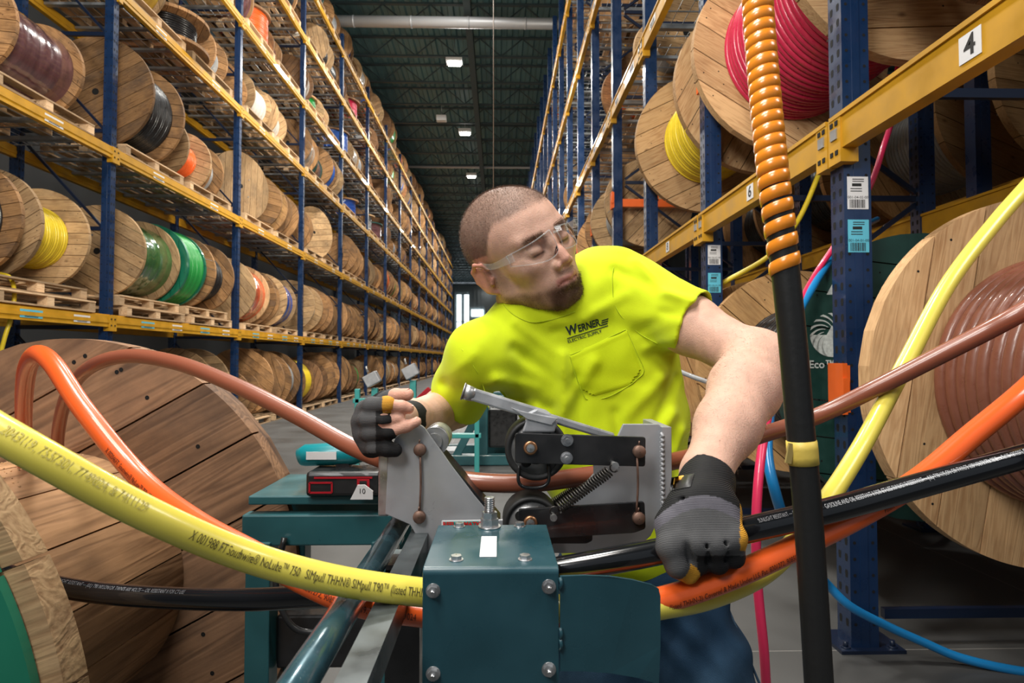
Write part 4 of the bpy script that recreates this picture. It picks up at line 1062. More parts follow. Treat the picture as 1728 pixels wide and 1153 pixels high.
# handle lever
a, c = L3(783, 661, .855), L3(1035, 738, .862)
hb = thing  # noqa
b = MB(); d = (c-a).normalized(); b.bar(a+d*.012, a+d*.125, .018, .018); b.bar(a+d*.11, c, .010, .012); b.build('handle_lever', mat('silver_paint', (.42,.43,.45), .35, metal=.45, var=.2, vscale=30, bump=.1), rh, bevel=.003)
b = MB(); b.cyl(a, a+d*.016, .0115, 24, r2=.010); b.cyl(a-d*.002, a, .0128, 24); b.build('handle_cap', worn, rh)
plate([(905,690),(928,697),(942,712),(936,731),(880,731),(886,712),(888,698)], .846, .022, 'lever_bracket', MATS['silver_paint'], rh, bevel=.003)
plate([(862,688),(880,694),(908,700),(942,706),(930,718),(890,708)], .843, .004, 'lever_gusset', MATS['silver_paint'], rh)
# maker's plate behind the box
b = MB(); plate(rrect([(745,879),(812,878),(812,899),(745,899)], 2), .866, .002, 'sign_plate', white_l, rh, 0)
plate([(750,881),(808,880),(808,889),(750,890)], .8655, .001, 'sign_band', mat('sign_teal', (.02,.35,.30), .4), rh, 0)
q = L3(780, 885, .8645)
text_obj('sign_lettering', 'REEL-O-MATIC', .0085, Matrix.Translation(q) @ Matrix(((1,0,0),(0,0,-1),(0,1,0))).to_4x4(), mat('sign_red', (.6,.02,.02), .4), rh, bold=.0004)
# base blocks joining head to the rails and the box
b = MB(); b.box((-.09, .02, 1.02), (.24, .09, .05)); b.build('base_block', teal2, rh, bevel=.002)
b = MB(); b.box((-.02, .02, .50), (.09, .09, .99)); b.box((-.02,.02,.02),(.35,.3,.04)); b.build('pedestal', teal2, rh, bevel=.002)
# ================================================================ machine further down the aisle
fm = thing('reel_machine', 'teal framed reeling machine standing in the aisle beyond the worker', 'machine', (-.25, 7.6, 0))
b = MB(); b.box((0,0,.07),(1.6,.14,.13)); b.box((0,.9,.07),(1.6,.14,.13))
for x in (-.7,0.05,.75): b.box((x,0,.42),(.12,.12,.75)); b.box((x,.9,.42),(.12,.12,.75))
b.box((0,0,.82),(1.6,.12,.12)); b.box((0,.9,.82),(1.6,.12,.12)); b.bar((-.65,0,.10),(-.35,0,.80),.10,.10); b.bar((-.3,0,.1),(.02,0,.72),.10,.10)
for x in (-.75,.75): b.box((x,.45,.82),(.1,.9,.1))
b.build('frame', teal2, fm, bevel=.01)
b = MB(); b.box((.30,.3,.45),(.38,.4,.5)); b.build('motor_housing', blackm, fm, bevel=.03)
b = MB(); b.box((-.55,.2,.16),(.5,.4,.04)); b.build('tray', greym, fm)
b = MB(); b.bar((-.9,-.1,.72),(-.62,-.1,.98),.04,.06); b.build('red_lever', redp, fm, bevel=.01)
for i, (px, py, nm) in enumerate(((628,640,'left'),(693,627,'right'))):
    Y = 6.6; q = P(px, py, Y)
    t = thing('control_box', '%s one of two tilted grey boxes on teal posts beyond the gloved hand' % nm, 'control box', (q.x, Y, 0), 0, 'tilted control boxes')
    b = MB(); b.box((.02,.06,q.z/2-.05),(.07,.07,q.z-.1)); b.box((.02,.06,.02),(.4,.4,.04)); b.build('post', lteal, t, bevel=.005)
    b = MB(); b.box((0,0,q.z), (.16,.12,.13), Matrix.Rotation(-.5, 3, 'Y')); b.build('box', greym, t, bevel=.01)
    b = MB(); b.cyl((-.05,0,q.z+.08),(-.07,0,q.z+.14),.012); b.build('knob', worn, t)
t = thing('teal_railing', 'pale teal pipe railing beside the control boxes', 'railing', (P(690,668,7).x, 7.0, 0))
b = MB(); 
for z in (.45, .86): b.box((.1,0,z),(1.5,.06,.06))
for x in (-.6,.05,.35,.8): b.box((x,0,.5),(.06,.06,1.0 if x != .35 else 1.1))
b.build('pipe_frame', lteal, t, bevel=.01)
# ================================================================ soft-form mesher for the figure and his clothes
class Field:
    def __init__(s, xs, ys, zs):
        s.ax = [np.asarray(a, np.float32) for a in (xs, ys, zs)]
        s.F = np.full([len(a) for a in s.ax], 1.0, np.float32)
    def sub(s, lo, hi):
        sl = []
        for i in range(3):
            a = int(np.searchsorted(s.ax[i], lo[i])); b_ = int(np.searchsorted(s.ax[i], hi[i])); sl.append(slice(max(0, a-1), min(len(s.ax[i]), b_+1)))
        X, Y, Z = np.meshgrid(s.ax[0][sl[0]], s.ax[1][sl[1]], s.ax[2][sl[2]], indexing='ij', sparse=True)
        return tuple(sl), X, Y, Z
    def blend(s, sl, d, k, op):
        f = s.F[sl]
        if op == '+': h = np.maximum(k-np.abs(f-d), 0)/k; s.F[sl] = np.minimum(f, d)-h*h*k*.25
        elif op == '-': d = -d; h = np.maximum(k-np.abs(f-d), 0)/k; s.F[sl] = np.maximum(f, d)+h*h*k*.25
    def ell(s, c, r, R=None, k=.02, op='+'):
        m = max(r)+.03+k; c = Vector(c); sl, X, Y, Z = s.sub([c[i]-m for i in range(3)], [c[i]+m for i in range(3)])
        X = X-c[0]; Y = Y-c[1]; Z = Z-c[2]
        if R is not None: u = [X*R[0][i]+Y*R[1][i]+Z*R[2][i] for i in range(3)]
        else: u = [X, Y, Z]
        q = np.sqrt((u[0]/r[0])**2+(u[1]/r[1])**2+(u[2]/r[2])**2); g = np.sqrt((u[0]/r[0]**2)**2+(u[1]/r[1]**2)**2+(u[2]/r[2]**2)**2)+1e-6
        s.blend(sl, (q*(q-1)/g).astype(np.float32), k, op)
    def cap(s, a, b_, ra, rb=None, k=.02, op='+'):
        rb = ra if rb is None else rb; a = Vector(a); b_ = Vector(b_); m = max(ra, rb)+.03+k
        sl, X, Y, Z = s.sub([min(a[i], b_[i])-m for i in range(3)], [max(a[i], b_[i])+m for i in range(3)])
        d = b_-a; L2 = max(d.length_squared, 1e-9)
        t = np.clip(((X-a[0])*d[0]+(Y-a[1])*d[1]+(Z-a[2])*d[2])/L2, 0, 1)
        q = np.sqrt((X-a[0]-t*d[0])**2+(Y-a[1]-t*d[1])**2+(Z-a[2]-t*d[2])**2)-(ra+(rb-ra)*t)
        s.blend(sl, q.astype(np.float32), k, op)
    def capcut(s, a, b_, ra, rb, k, op, p, n):
        a = Vector(a); b_ = Vector(b_); m = max(ra, rb)+.03+k; n = Vector(n).normalized()
        sl, X, Y, Z = s.sub([min(a[i], b_[i])-m for i in range(3)], [max(a[i], b_[i])+m for i in range(3)])
        d = b_-a; t = np.clip(((X-a[0])*d[0]+(Y-a[1])*d[1]+(Z-a[2])*d[2])/d.length_squared, 0, 1)
        q = np.sqrt((X-a[0]-t*d[0])**2+(Y-a[1]-t*d[1])**2+(Z-a[2]-t*d[2])**2)-(ra+(rb-ra)*t)
        q = np.maximum(q, (X-p[0])*n[0]+(Y-p[1])*n[1]+(Z-p[2])*n[2]); s.blend(sl, q.astype(np.float32), k, op)
    def chain(s, pts, rs, k=.015, op='+'):
        for i in range(len(pts)-1): s.cap(pts[i], pts[i+1], rs[i], rs[i+1], k, op)
    def halfcut(s, p, n, lo, hi):
        """remove what lies on the n side of the plane, inside the box lo..hi"""
        sl, X, Y, Z = s.sub(lo, hi); n = Vector(n).normalized()
        d = (X-p[0])*n[0]+(Y-p[1])*n[1]+(Z-p[2])*n[2]; s.F[sl] = np.maximum(s.F[sl], d.astype(np.float32))
    def mesh(s):
        F = s.F; S = F < 0; nx, ny, nz = F.shape
        code = np.zeros((nx-1, ny-1, nz-1), np.uint8)
        cs = [(i, j, k) for i in (0,1) for j in (0,1) for k in (0,1)]
        cnt = np.zeros(code.shape, np.uint8)
        for i, j, k in cs: cnt += S[i:nx-1+i, j:ny-1+j, k:nz-1+k]
        act = (cnt > 0) & (cnt < 8); I = np.argwhere(act); n = len(I)
        idx = np.full(code.shape, -1, np.int32); idx[act] = np.arange(n)
        acc = np.zeros((n, 3)); num = np.zeros(n)
        ed = [(a, b_) for a in cs for b_ in cs if sum(b_)-sum(a) == 1 and all(b_[q] >= a[q] for q in range(3))]
        G = lambda c: F[I[:,0]+c[0], I[:,1]+c[1], I[:,2]+c[2]]
        for a, b_ in ed:
            fa, fb = G(a), G(b_); cr = (fa < 0) != (fb < 0); t = np.where(cr, fa/(fa-fb+1e-12), 0)
            for q in range(3):
                pa = s.ax[q][I[:,q]+a[q]]; pb = s.ax[q][I[:,q]+b_[q]]; acc[:,q] += np.where(cr, pa+(pb-pa)*t, 0)
            num += cr
        V = acc/num[:,None]; faces = []
        for q in range(3):
            o = [0,0,0]; o[q] = 1
            A_ = S[:nx-o[0], :ny-o[1], :nz-o[2]]; B_ = S[o[0]:, o[1]:, o[2]:]
            E = np.argwhere(A_ != B_); r1, r2 = (q+1)%3, (q+2)%3
            E = E[(E[:,r1] > 0) & (E[:,r2] > 0) & (E[:,r1] < F.shape[r1]-1) & (E[:,r2] < F.shape[r2]-1)]
            if not len(E): continue
            ins = A_[E[:,0], E[:,1], E[:,2]]
            def ix(d1, d2):
                e = E.copy(); e[:,r1] -= d1; e[:,r2] -= d2; return idx[e[:,0], e[:,1], e[:,2]]
            Q = np.stack([ix(1,1), ix(0,1), ix(0,0), ix(1,0)], 1); Q[~ins] = Q[~ins][:, ::-1]; faces.append(Q)
        return V, np.concatenate(faces)
def smooth_v(V, Q, it=1, lam=.5):
    n = len(V)
    for _ in range(it):
        acc = np.zeros_like(V); c = np.zeros(n)
        for a, b_ in ((0,1),(1,2),(2,3),(3,0)):
            np.add.at(acc, Q[:,a], V[Q[:,b_]]); np.add.at(acc, Q[:,b_], V[Q[:,a]]); np.add.at(c, Q[:,a], 1); np.add.at(c, Q[:,b_], 1)
        V = V+(acc/c[:,None]-V)*lam
    return V
def np_obj(name, V, Q, mats, parent, colf=None, midx=None):
    me = bpy.data.meshes.new(name); me.vertices.add(len(V)); me.vertices.foreach_set('co', V.astype(np.float32).ravel())
    me.loops.add(len(Q)*4); me.loops.foreach_set('vertex_index', Q.astype(np.int32).ravel())
    me.polygons.add(len(Q)); me.polygons.foreach_set('loop_start', np.arange(0, len(Q)*4, 4, dtype=np.int32))
    me.update(calc_edges=True); me.validate()
    me.polygons.foreach_set('use_smooth', np.ones(len(me.polygons), bool))
    for m_ in (mats if isinstance(mats, list) else [mats]): me.materials.append(m_)
    if colf is not None:
        c = np.ones((len(V), 4), np.float32); c[:, :3] = colf
        at = me.color_attributes.new('tone', 'FLOAT_COLOR', 'POINT'); at.data.foreach_set('color', c.ravel())
    o = bpy.data.objects.new(name, me); COL.objects.link(o)
    if parent: o.parent = parent; o.matrix_parent_inverse = Matrix.Translation(-Vector(parent.location))
    return o
def tone_mat(name, rough, spec=.4, sub=0, bump=.2, bscale=300, coat=0, var=.08, vscale=40, weave=None, sheen=0):
    m = mat(name, (1,1,1), rough, spec=spec, sub=sub, bump=bump, bscale=bscale, coat=coat)
    nt = m.node_tree; N = nt.nodes; L = nt.links; b = N['Principled BSDF']
    at = N.new('ShaderNodeAttribute'); at.attribute_name = 'tone'
    tc = N.new('ShaderNodeTexCoord'); n = N.new('ShaderNodeTexNoise'); n.inputs['Scale'].default_value = vscale; n.inputs['Detail'].default_value = 5; L.new(tc.outputs['Object'], n.inputs['Vector'])
    r = N.new('ShaderNodeMapRange'); r.inputs[1].default_value = .3; r.inputs[2].default_value = .7; r.inputs[3].default_value = 1-var; r.inputs[4].default_value = 1+var; L.new(n.outputs[0], r.inputs[0])
    mx = N.new('ShaderNodeVectorMath'); mx.operation = 'SCALE'; L.new(at.outputs['Color'], mx.inputs[0]); L.new(r.outputs[0], mx.inputs['Scale']); L.new(mx.outputs[0], b.inputs['Base Color'])
    if sheen: b.inputs['Sheen Weight'].default_value = sheen
    if weave:
        wv = N.new('ShaderNodeTexWave'); wv.inputs['Scale'].default_value = weave[0]; wv.bands_direction = weave[1]; wv.inputs['Distortion'].default_value = .6; L.new(tc.outputs['Object'], wv.inputs['Vector'])
        bp = N.new('ShaderNodeBump'); bp.inputs['Strength'].default_value = weave[2]; bp.inputs['Distance'].default_value = .001; L.new(wv.outputs[0], bp.inputs['Height']); L.new(bp.outputs[0], b.inputs['Normal'])
    return m
def bands(*segs):
    """axis made of (start, stop, step) runs"""
    out = []
    for a, b_, h in segs: out += list(np.arange(a, b_, h))
    return out
# ---------------------------------------------------------------- pose
RS, RE, RW = P(812,600,1.10), P(768,688,1.25), P(694,704,1.01)
LS, LE, LW = P(1082,505,1.13), P(1278,610,.935), P(1190,800,.765)
NB_ = P(928,505,1.20)
yaw, pitch_, tilt = R_(27), R_(15.2), R_(33.2)
Ff = Vector((math.sin(yaw)*math.cos(pitch_), -math.cos(yaw)*math.cos(pitch_), -math.sin(pitch_))); Ll = Vector((math.cos(yaw), math.sin(yaw), 0)); Uu = Ff.cross(Ll)
RT = Matrix(((math.cos(tilt), 0, -math.sin(tilt)), (0,1,0), (math.sin(tilt), 0, math.cos(tilt))))
Ff, Ll, Uu = RT @ Ff, RT @ Ll, RT @ Uu
HC = P(882.7, 428.9, 1.10)
HR = Matrix((Ff, Ll, Uu)).transposed()        # columns are head axes
HS = 1.05
def H(f, l, u): return HC+(Ff*f+Ll*l+Uu*u)*HS
person = thing('person', 'man in bright yellow t-shirt, work gloves and safety glasses leaning over the cable machine', 'person', (P(1075,985,1.16).x, 1.18, 0))
# ---------------------------------------------------------------- body
f = Field(bands((-.26,.15,.0023),(.15,.62,.005)), bands((.60,.86,.005),(.86,1.26,.0025),(1.26,1.42,.008)), bands((0,.80,.014),(.80,1.17,.007),(1.17,1.72,.0023)))
e = lambda c, r, k=.02, op='+': f.ell(H(*c), [q*HS for q in r], HR, k, op)
# skull and face
e((-.020,0,.040), (.103,.077,.084), .02); e((.030,0,.036), (.060,.063,.062), .03)
e((.040,0,-.030), (.052,.056,.060), .03); e((.034,0,-.062), (.050,.046,.033), .025)
for s_ in (-1, 1):
    f.cap(H(-.008,s_*.054,-.048), H(.060,s_*.020,-.090), .016, .015, .025)
    f.cap(H(-.008,s_*.056,-.02), H(-.004,s_*.054,-.05), .017, .016, .025)
    e((.056,s_*.044,-.016), (.024,.020,.018), .022)
    f.cap(H(.084,s_*.010,.024), H(.071,s_*.046,.027), .0095, .0085, .016)
f.cap(H(.070,-.010,-.092), H(.070,.010,-.092), .0150, None, .018)
for s_ in (-1, 1): e((.094,s_*.032,.004), (.020,.020,.0145), .012, '-')
for s_ in (-1, 1): e((.0735,s_*.031,.003), (.0158,.0165,.0125), .006)
# lid slits
for s_ in (-1, 1): f.chain([H(.0868,s_*.018,-.0015), H(.0895,s_*.029,-.0038), H(.0845,s_*.042,-.0015)], [.0014,.0026,.0014], .002, '-')
f.chain([H(.084,0,.020), H(.0925,0,.004), H(.100,0,-.016), H(.1055,0,-.027)], [.0085,.0070,.0082,.0098], .010)
for s_ in (-1, 1): e((.0945,s_*.0125,-.0335), (.0105,.0075,.0080), .006); 
for s_ in (-1, 1): e((.0990,s_*.0062,-.0400), (.0050,.0032,.0040), .003, '-')
# muzzle, lips
e((.069,0,-.060), (.022,.032,.026), .016)
f.chain([H(.074,-.027,-.0630), H(.0915,-.009,-.0560), H(.0945,0,-.0580), H(.0915,.009,-.0560), H(.074,.027,-.0630)], [.0035,.0050,.0050,.0050,.0035], .005)
f.chain([H(.075,-.024,-.0655), H(.0900,-.008,-.0695), H(.0900,.008,-.0695), H(.075,.024,-.0655)], [.0035,.0060,.0060,.0035], .005)
f.chain([H(.083,-.025,-.0630), H(.0975,-.007,-.0632), H(.0985,0,-.0640), H(.0975,.007,-.0632), H(.083,.025,-.0630)], [.0010,.0013,.0013,.0013,.0010], .0025, '-')
f.cap(H(.0930,-.009,-.0830), H(.0930,.009,-.0830), .004, None, .008, '-')
# ears
for s_ in (-1, 1):
    er = HR @ Matrix.Rotation(R_(-12), 3, 'Y') @ Matrix.Rotation(R_(-s_*24), 3, 'Z')
    f.ell(H(-.020,s_*.079,-.010), (.0185,.0085,.0310), er, .006)
    f.ell(H(-.015,s_*.0885,-.008), (.0100,.0050,.0175), er, .004, '-')
    f.chain([H(.000,s_*.079,.004), H(-.006,s_*.085,.017), H(-.020,s_*.089,.021), H(-.034,s_*.090,.010), H(-.036,s_*.088,-.010), H(-.024,s_*.083,-.030), H(-.008,s_*.077,-.038)], [.0030,.0034,.0036,.0036,.0034,.0042,.0050], .004)
    f.cap(H(-.002,s_*.078,-.012), H(-.004,s_*.081,-.020), .004, None, .004)
# neck and trunk
nk = H(-.028,0,-.050)
f.cap(nk, NB_+Vector((0,0,-.02)), .054, .062, .03); f.cap(H(.012,0,-.070), P(912,515,1.18), .036, .038, .03)
f.cap(H(-.035,-.055,-.06), P(900,535,1.15), .014, .012, .02)
CH, AB, PV = P(968,615,1.18), P(1020,745,1.18), P(1072,900,1.18)
f.ell(CH, (.145,.095,.12), None, .04); f.ell(AB, (.135,.090,.14), None, .05); f.ell(PV, (.135,.10,.13), None, .05)
f.cap(RS+Vector((0,.045,0)), LS+Vector((0,.045,-.01)), .042, .042, .05)
# arms
f.chain([RS, RE], [.052,.042], .03); f.chain([RE, RE.lerp(RW,.3), RW], [.038,.041,.027], .02)
f.chain([RW, P(672,706,.95), P(650,715,.92)], [.027,.024,.020], .02)
f.chain([LS, LS.lerp(LE,.45), LE], [.054,.048,.041], .03)
f.ell(LE+Vector((.006,.004,-.004)), (.042,.042,.046), None, .03)
m1 = LE.lerp(LW,.28)
f.chain([LE, m1, LE.lerp(LW,.62), LW], [.043,.049,.041,.029], .025)
f.cap(LE.lerp(LW,.06)+Vector((-.012,-.01,.0)), LE.lerp(LW,.45)+Vector((-.006,-.012,0)), .034,.030,.02)
f.chain([LW, P(1188,860,.72)], [.027,.022], .02)
# bare fingers of the gloved hand on the plate
FI = {'index': [P(616,690,.905), P(627,685,.872), P(652,683,.8555), P(678,686,.8575), P(690,690,.861)],
      'middle': [P(612,709,.905), P(621,708,.872), P(648,709,.8555), P(674,706,.8585)],
      'ring': [P(615,731,.905), P(625,731,.872), P(655,729,.8555), P(686,720,.857), P(703,712,.859)],
      'pinky': [P(622,752,.905), P(632,756,.873), P(654,758,.857), P(667,760,.859)],
      'thumb': [P(655,700,.945), P(648,676,.925), P(668,668,.905), P(688,666,.892)]}
FR = {'index': [.011,.0108,.0098,.0088,.0078], 'middle': [.011,.0108,.0098,.0088], 'ring': [.0108,.0105,.0096,.0085,.0075], 'pinky': [.010,.0095,.0088,.0082], 'thumb': [.015,.0125,.0108,.0095]}
for q in FI: f.chain(FI[q], FR[q], .004)
# legs inside the trousers and into the boots
LH, RH = P(1130,985,1.15), P(1020,985,1.20)
LK, LA = P(1262,1330,1.04), Vector((.50,1.28,.10)); RK, RA = Vector((.15,1.08,.50)), Vector((.10,1.30,.10))
f.chain([LH, LK, LA], [.080,.052,.036], .04); f.chain([RH, RK, RA], [.080,.052,.036], .04)
V, Q = f.mesh(); V = smooth_v(V, Q, 1, .4)
# skin tones from the anatomy: hair cap, beard, lips, ear flush
hl = (V-np.array(HC))@np.array(HR); fx, lx, ux = hl[:,0], hl[:,1], hl[:,2]; al = np.abs(lx)
skin = np.array((.66,.40,.30)); T_ = np.tile(skin, (len(V),1))
def mixc(w_, c): 
    global T_
    w_ = np.clip(w_, 0, 1)[:,None]; T_ = T_*(1-w_)+np.array(c)*w_
def ss(a, b_, x): t = np.clip((x-a)/(b_-a), 0, 1); return t*t*(3-2*t)
near = (np.linalg.norm(hl, axis=1) < .16)
def nz(V_, sc): return np.array([noise.noise(Vector(p)*sc) for p in V_])
nh = np.zeros(len(V)); ii = np.where(near)[0]; nh[ii] = nz(V[ii], 60)
line = .052+.012*ss(.02,.055,al)-ss(.035,.068,al)*.055   # hairline height as it runs to the temple
hair_w = near*np.maximum(ss(-.004,.010, ux-(.072-.047*ss(.03,.066,al)*(1-ss(.004,.050,fx))))*ss(.112,.075,fx), ss(.004,-.008,fx)*ss(-.046+.0,-.030,ux+.35*fx*(fx<0)))
hair_w = hair_w*(1-near*ss(.074,.079,al)*(ux < .03)*(ux > -.06)*(fx > -.05)*(fx < .01))
beard_w = near*(ss(-.060,-.078,ux)*ss(.044,.060,fx)*ss(.046,.030,al)*1.0)
jaw_w = near*ss(-.050,-.064,ux+.25*(fx-.03))*ss(-.014,.002,fx)*ss(-.135,-.118,ux)*.80*(al > .0)
side_w = near*ss(-.020,-.010,fx)*ss(.022,.008,fx)*ss(-.055,-.035,ux)*ss(.024,.010,ux)*ss(.056,.062,al)*.45
must_w = near*np.exp(-((ux+.0495-.10*0)/.0045)**2)*ss(.024,.018,al)*(fx > .075)*.55
lip = near*((np.exp(-((ux+.0635)/.0075)**4))*ss(.029,.022,al)*(fx > .070))
mixc(near*ss(.100,.112,fx)*.35, (.66,.27,.20)); mixc(near*np.exp(-((fx-.06)/.02)**2-((al-.045)/.016)**2-((ux+.022)/.018)**2)*.35, (.62,.25,.18))
mixc(near*ss(.076,.083,al)*(fx > -.045)*(fx < .012)*.55, (.62,.20,.15))
mixc(jaw_w*(.8+.4*nh), (.20,.10,.06)); mixc(side_w, (.22,.12,.08)); mixc(must_w, (.22,.11,.07)); mixc(beard_w*.93*(.9+.3*nh), (.085,.042,.024))
mixc(lip*(1-0*beard_w)*.85, (.50,.19,.16)); mixc(hair_w*.72, (.16,.11,.085))
brow = near*np.exp(-((ux-.0265-.10*(al-.03)*0)/.0042)**2)*ss(.010,.016,al)*ss(.054,.044,al)*(fx > .055); mixc(brow*.85, (.17,.09,.05))
lash = near*np.exp(-((ux+.0035)/.0022)**2)*ss(.015,.019,al)*ss(.047,.041,al)*(fx > .078)*(fx < .092); mixc(lash*.9, (.05,.025,.02))
# knuckle flush on bare fingers
fw = (V[:,0] < -.10)*(V[:,2] > 1.2)*(V[:,1] < .90); mixc(fw*.30, (.68,.27,.20))
skinm = tone_mat('skin', .55, spec=.28, sub=.10, bump=.35, bscale=420, var=.10, vscale=55)
body = np_obj('body', V, Q, skinm, person, T_)
# short hair: fine strands standing on the scalp, chin, jaw, forearm
me = body.data; co = np.empty(len(me.vertices)*3, np.float32); me.vertices.foreach_get('co', co); no = np.empty(len(me.vertices)*3, np.float32); me.vertices.foreach_get('normal', no); no = no.reshape(-1,3); co = co.reshape(-1,3)
if len(co) != len(V): hair_w = np.zeros(len(co))
rg = np.random.default_rng(3)
def strands(name, weight, n, ln, wd, m, lean=(0,0,-.4), jit=.35):
    p = weight/weight.sum(); ids = rg.choice(len(co), n, p=p)
    base = co[ids]+rg.normal(0,.0011,(n,3)); nn_ = no[ids]+np.array(lean)+rg.normal(0,jit,(n,3)); nn_ /= np.linalg.norm(nn_, axis=1)[:,None]
    sd_ = np.cross(nn_, rg.normal(0,1,(n,3))); sd_ /= np.linalg.norm(sd_, axis=1)[:,None]
    l_ = ln*rg.uniform(.6,1.2,(n,1)); vv = np.empty((n*3,3)); vv[0::3] = base-sd_*wd/2; vv[1::3] = base+sd_*wd/2; vv[2::3] = base+nn_*l_
    me_ = bpy.data.meshes.new(name); me_.from_pydata([tuple(q) for q in vv], [], [(3*i,3*i+1,3*i+2) for i in range(n)]); me_.materials.append(m)
    o = bpy.data.objects.new(name, me_); COL.objects.link(o); o.parent = person; o.matrix_parent_inverse = Matrix.Translation(-person.location); return o
hairm = mat('brown_hair', (.15,.09,.062), .5, var=.3, vscale=300)
strands('hair', hair_w, 42000, .0036, .00032, hairm, tuple(Ff*.3-Uu*.25))
strands('beard', np.clip(beard_w+must_w*.5+jaw_w*.35+side_w*.4, 0, 1), 9000, .0036, .0004, mat('beard_hair', (.12,.058,.03), .5, var=.3, vscale=300), tuple(Ff*.3-Uu*.35))
strands('eyebrow', brow, 900, .006, .0005, mat('brow_hair', (.12,.065,.04), .5), tuple(-Ff*.3+Uu*.1), .25)
dL = np.linalg.norm(np.cross(co-np.array(LE), np.array((LW-LE).normalized())), axis=1); tL = (co-np.array(LE))@np.array((LW-LE).normalized())
strands('arm_hair', ((dL < .09)*(tL > -.03)*(tL < .24)*(co[:,0] > .2)).astype(float)+1e-12, 2600, .012, .00022, mat('arm_hair', (.20,.11,.06), .5), tuple((LW-LE).normalized()*1.6), .5)
# eyeballs
for s_ in (-1, 1):
    b = MB(); c = H(.0722,s_*.031,.002); rr_ = .0150; prof = []
    for i in range(17):
        a = PI*i/16; prof.append((rr_*math.sin(a), -rr_*math.cos(a)))
    look = (Ff*.95+Ll*.15-Uu*.42).normalized(); Mr = look.to_track_quat('Y','Z').to_matrix()
    b.lathe([(max(r,.0001), y) for r, y in prof if y <= .0136], 24, c, Mr, 0); b.lathe([(max(r,.0001), y) for r, y in prof if .0123 <= y]+[(.0001,.0151)], 24, c, Mr, 1)
    b.lathe([(.0026,.0149),(.0001,.0153)], 16, c, Mr, 2)
    o = b.build('eyeball', [mat('eye_white', (.62,.58,.55), .15, coat=.5), mat('iris', (.09,.08,.06), .1, coat=.5), ink], person); o.matrix_parent_inverse = Matrix.Translation(-person.location)
def pobj(b, name, m, **kw):
    o = b.build(name, m, person, **kw); o.matrix_parent_inverse = Matrix.Translation(-person.location); return o
# ---------------------------------------------------------------- t-shirt
g = Field(np.arange(-.16,.46,.0034), np.arange(.96,1.38,.0034), np.arange(.90,1.64,.0034))
cl = .010
g.ell(P(962,612,1.175), (.158,.112,.128), None, .05); g.ell(P(1018,735,1.175), (.158,.112,.15), None, .05); g.ell(P(1064,865,1.175), (.142,.115,.13), None, .05); g.ell(P(1072,920,1.175), (.146,.118,.085), None, .04)
g.cap(P(1010,500,1.17), LS+Vector((-.01,0,.005)), .075, .066, .05)
g.cap(P(870,575,1.15), RS+Vector((.0,0,0)), .068, .060, .05)
g.cap(P(905,530,1.17), P(1010,480,1.18), .066, .068, .05); g.cap(P(885,545,1.13), P(960,520,1.13), .055, .060, .04); g.cap(P(950,525,1.13), P(1040,480,1.14), .058, .062, .04)
g.cap(P(1075,560,1.15), P(1090,700,1.17), .075, .075, .05)
# sleeves
dLs = (LE-LS).normalized(); LHm = P(1174,540,1.03)
g.capcut(LS, LHm+dLs*.10, .064, .056, .03, '+', LHm, dLs+Vector((.25,.1,0)))
dRs = (P(766,686,1.19)-RS).normalized(); RHm = P(770,672,1.18)
g.capcut(RS, RHm+dRs*.12, .060, .060, .03, '+', RHm, dRs+Vector((-.35,0,0)))
# pull folds: low ridges and troughs that run between armpits, chest and waist
def seg(sl, X, Z, a, b_, w_, amp):
    ax_, az_, bx_, bz_ = a[0], a[2], b_[0], b_[2]; dx, dz = bx_-ax_, bz_-az_; L2 = dx*dx+dz*dz
    t = np.clip(((X-ax_)*dx+(Z-az_)*dz)/L2, 0, 1); d2 = (X-ax_-t*dx)**2+(Z-az_-t*dz)**2
    g.F[sl] -= (amp*np.exp(-d2/(w_*w_))*(1-.6*t)).astype(np.float32)
slc, X, Y, Z = g.sub((-.2,.9,.85), (.5,1.185,1.7))
FOLDS = [((1000,612),(948,700),9,6),((948,600),(952,790),9,8),((975,640),(985,800),10,-6),((838,640),(905,655),10,6),((820,662),(930,690),8,-6),((868,590),(940,640),9,-5),((1090,590),(1150,560),9,4),((1075,560),(1130,525),8,-2.5),((1120,640),(1060,700),10,5),((1150,640),(1085,760),9,-6),((1140,700),(1060,800),10,6),((1000,780),(1100,760),9,-4),((1010,830),(1130,800),10,5),((985,540),(1050,500),9,5),((1040,455),(1085,480),8,-4),((870,545),(930,590),8,4),((760,640),(800,600),8,4),((745,650),(780,625),7,-4),((790,675),(850,640),9,5),((1110,500),(1180,530),7,5),((1105,530),(1150,550),6,-2),((1075,440),(1130,520),7,4),((905,690),(935,780),9,6),((890,700),(920,820),8,-5),((1160,730),(1110,860),8,5),((1040,700),(1050,900),9,-4),((935,560),(1000,545),7,-3)]
for (p, q, w_, a_) in FOLDS:
    seg(slc, X, Z, P(*p,1.07), P(*q,1.07), w_*.0013, a_*.0015)
# soft irregular cloth
g.F[slc] -= (.0016*np.sin(X*61+Z*37+np.sin(Z*53)*1.3)*np.sin(Z*47-X*29+1)).astype(np.float32)
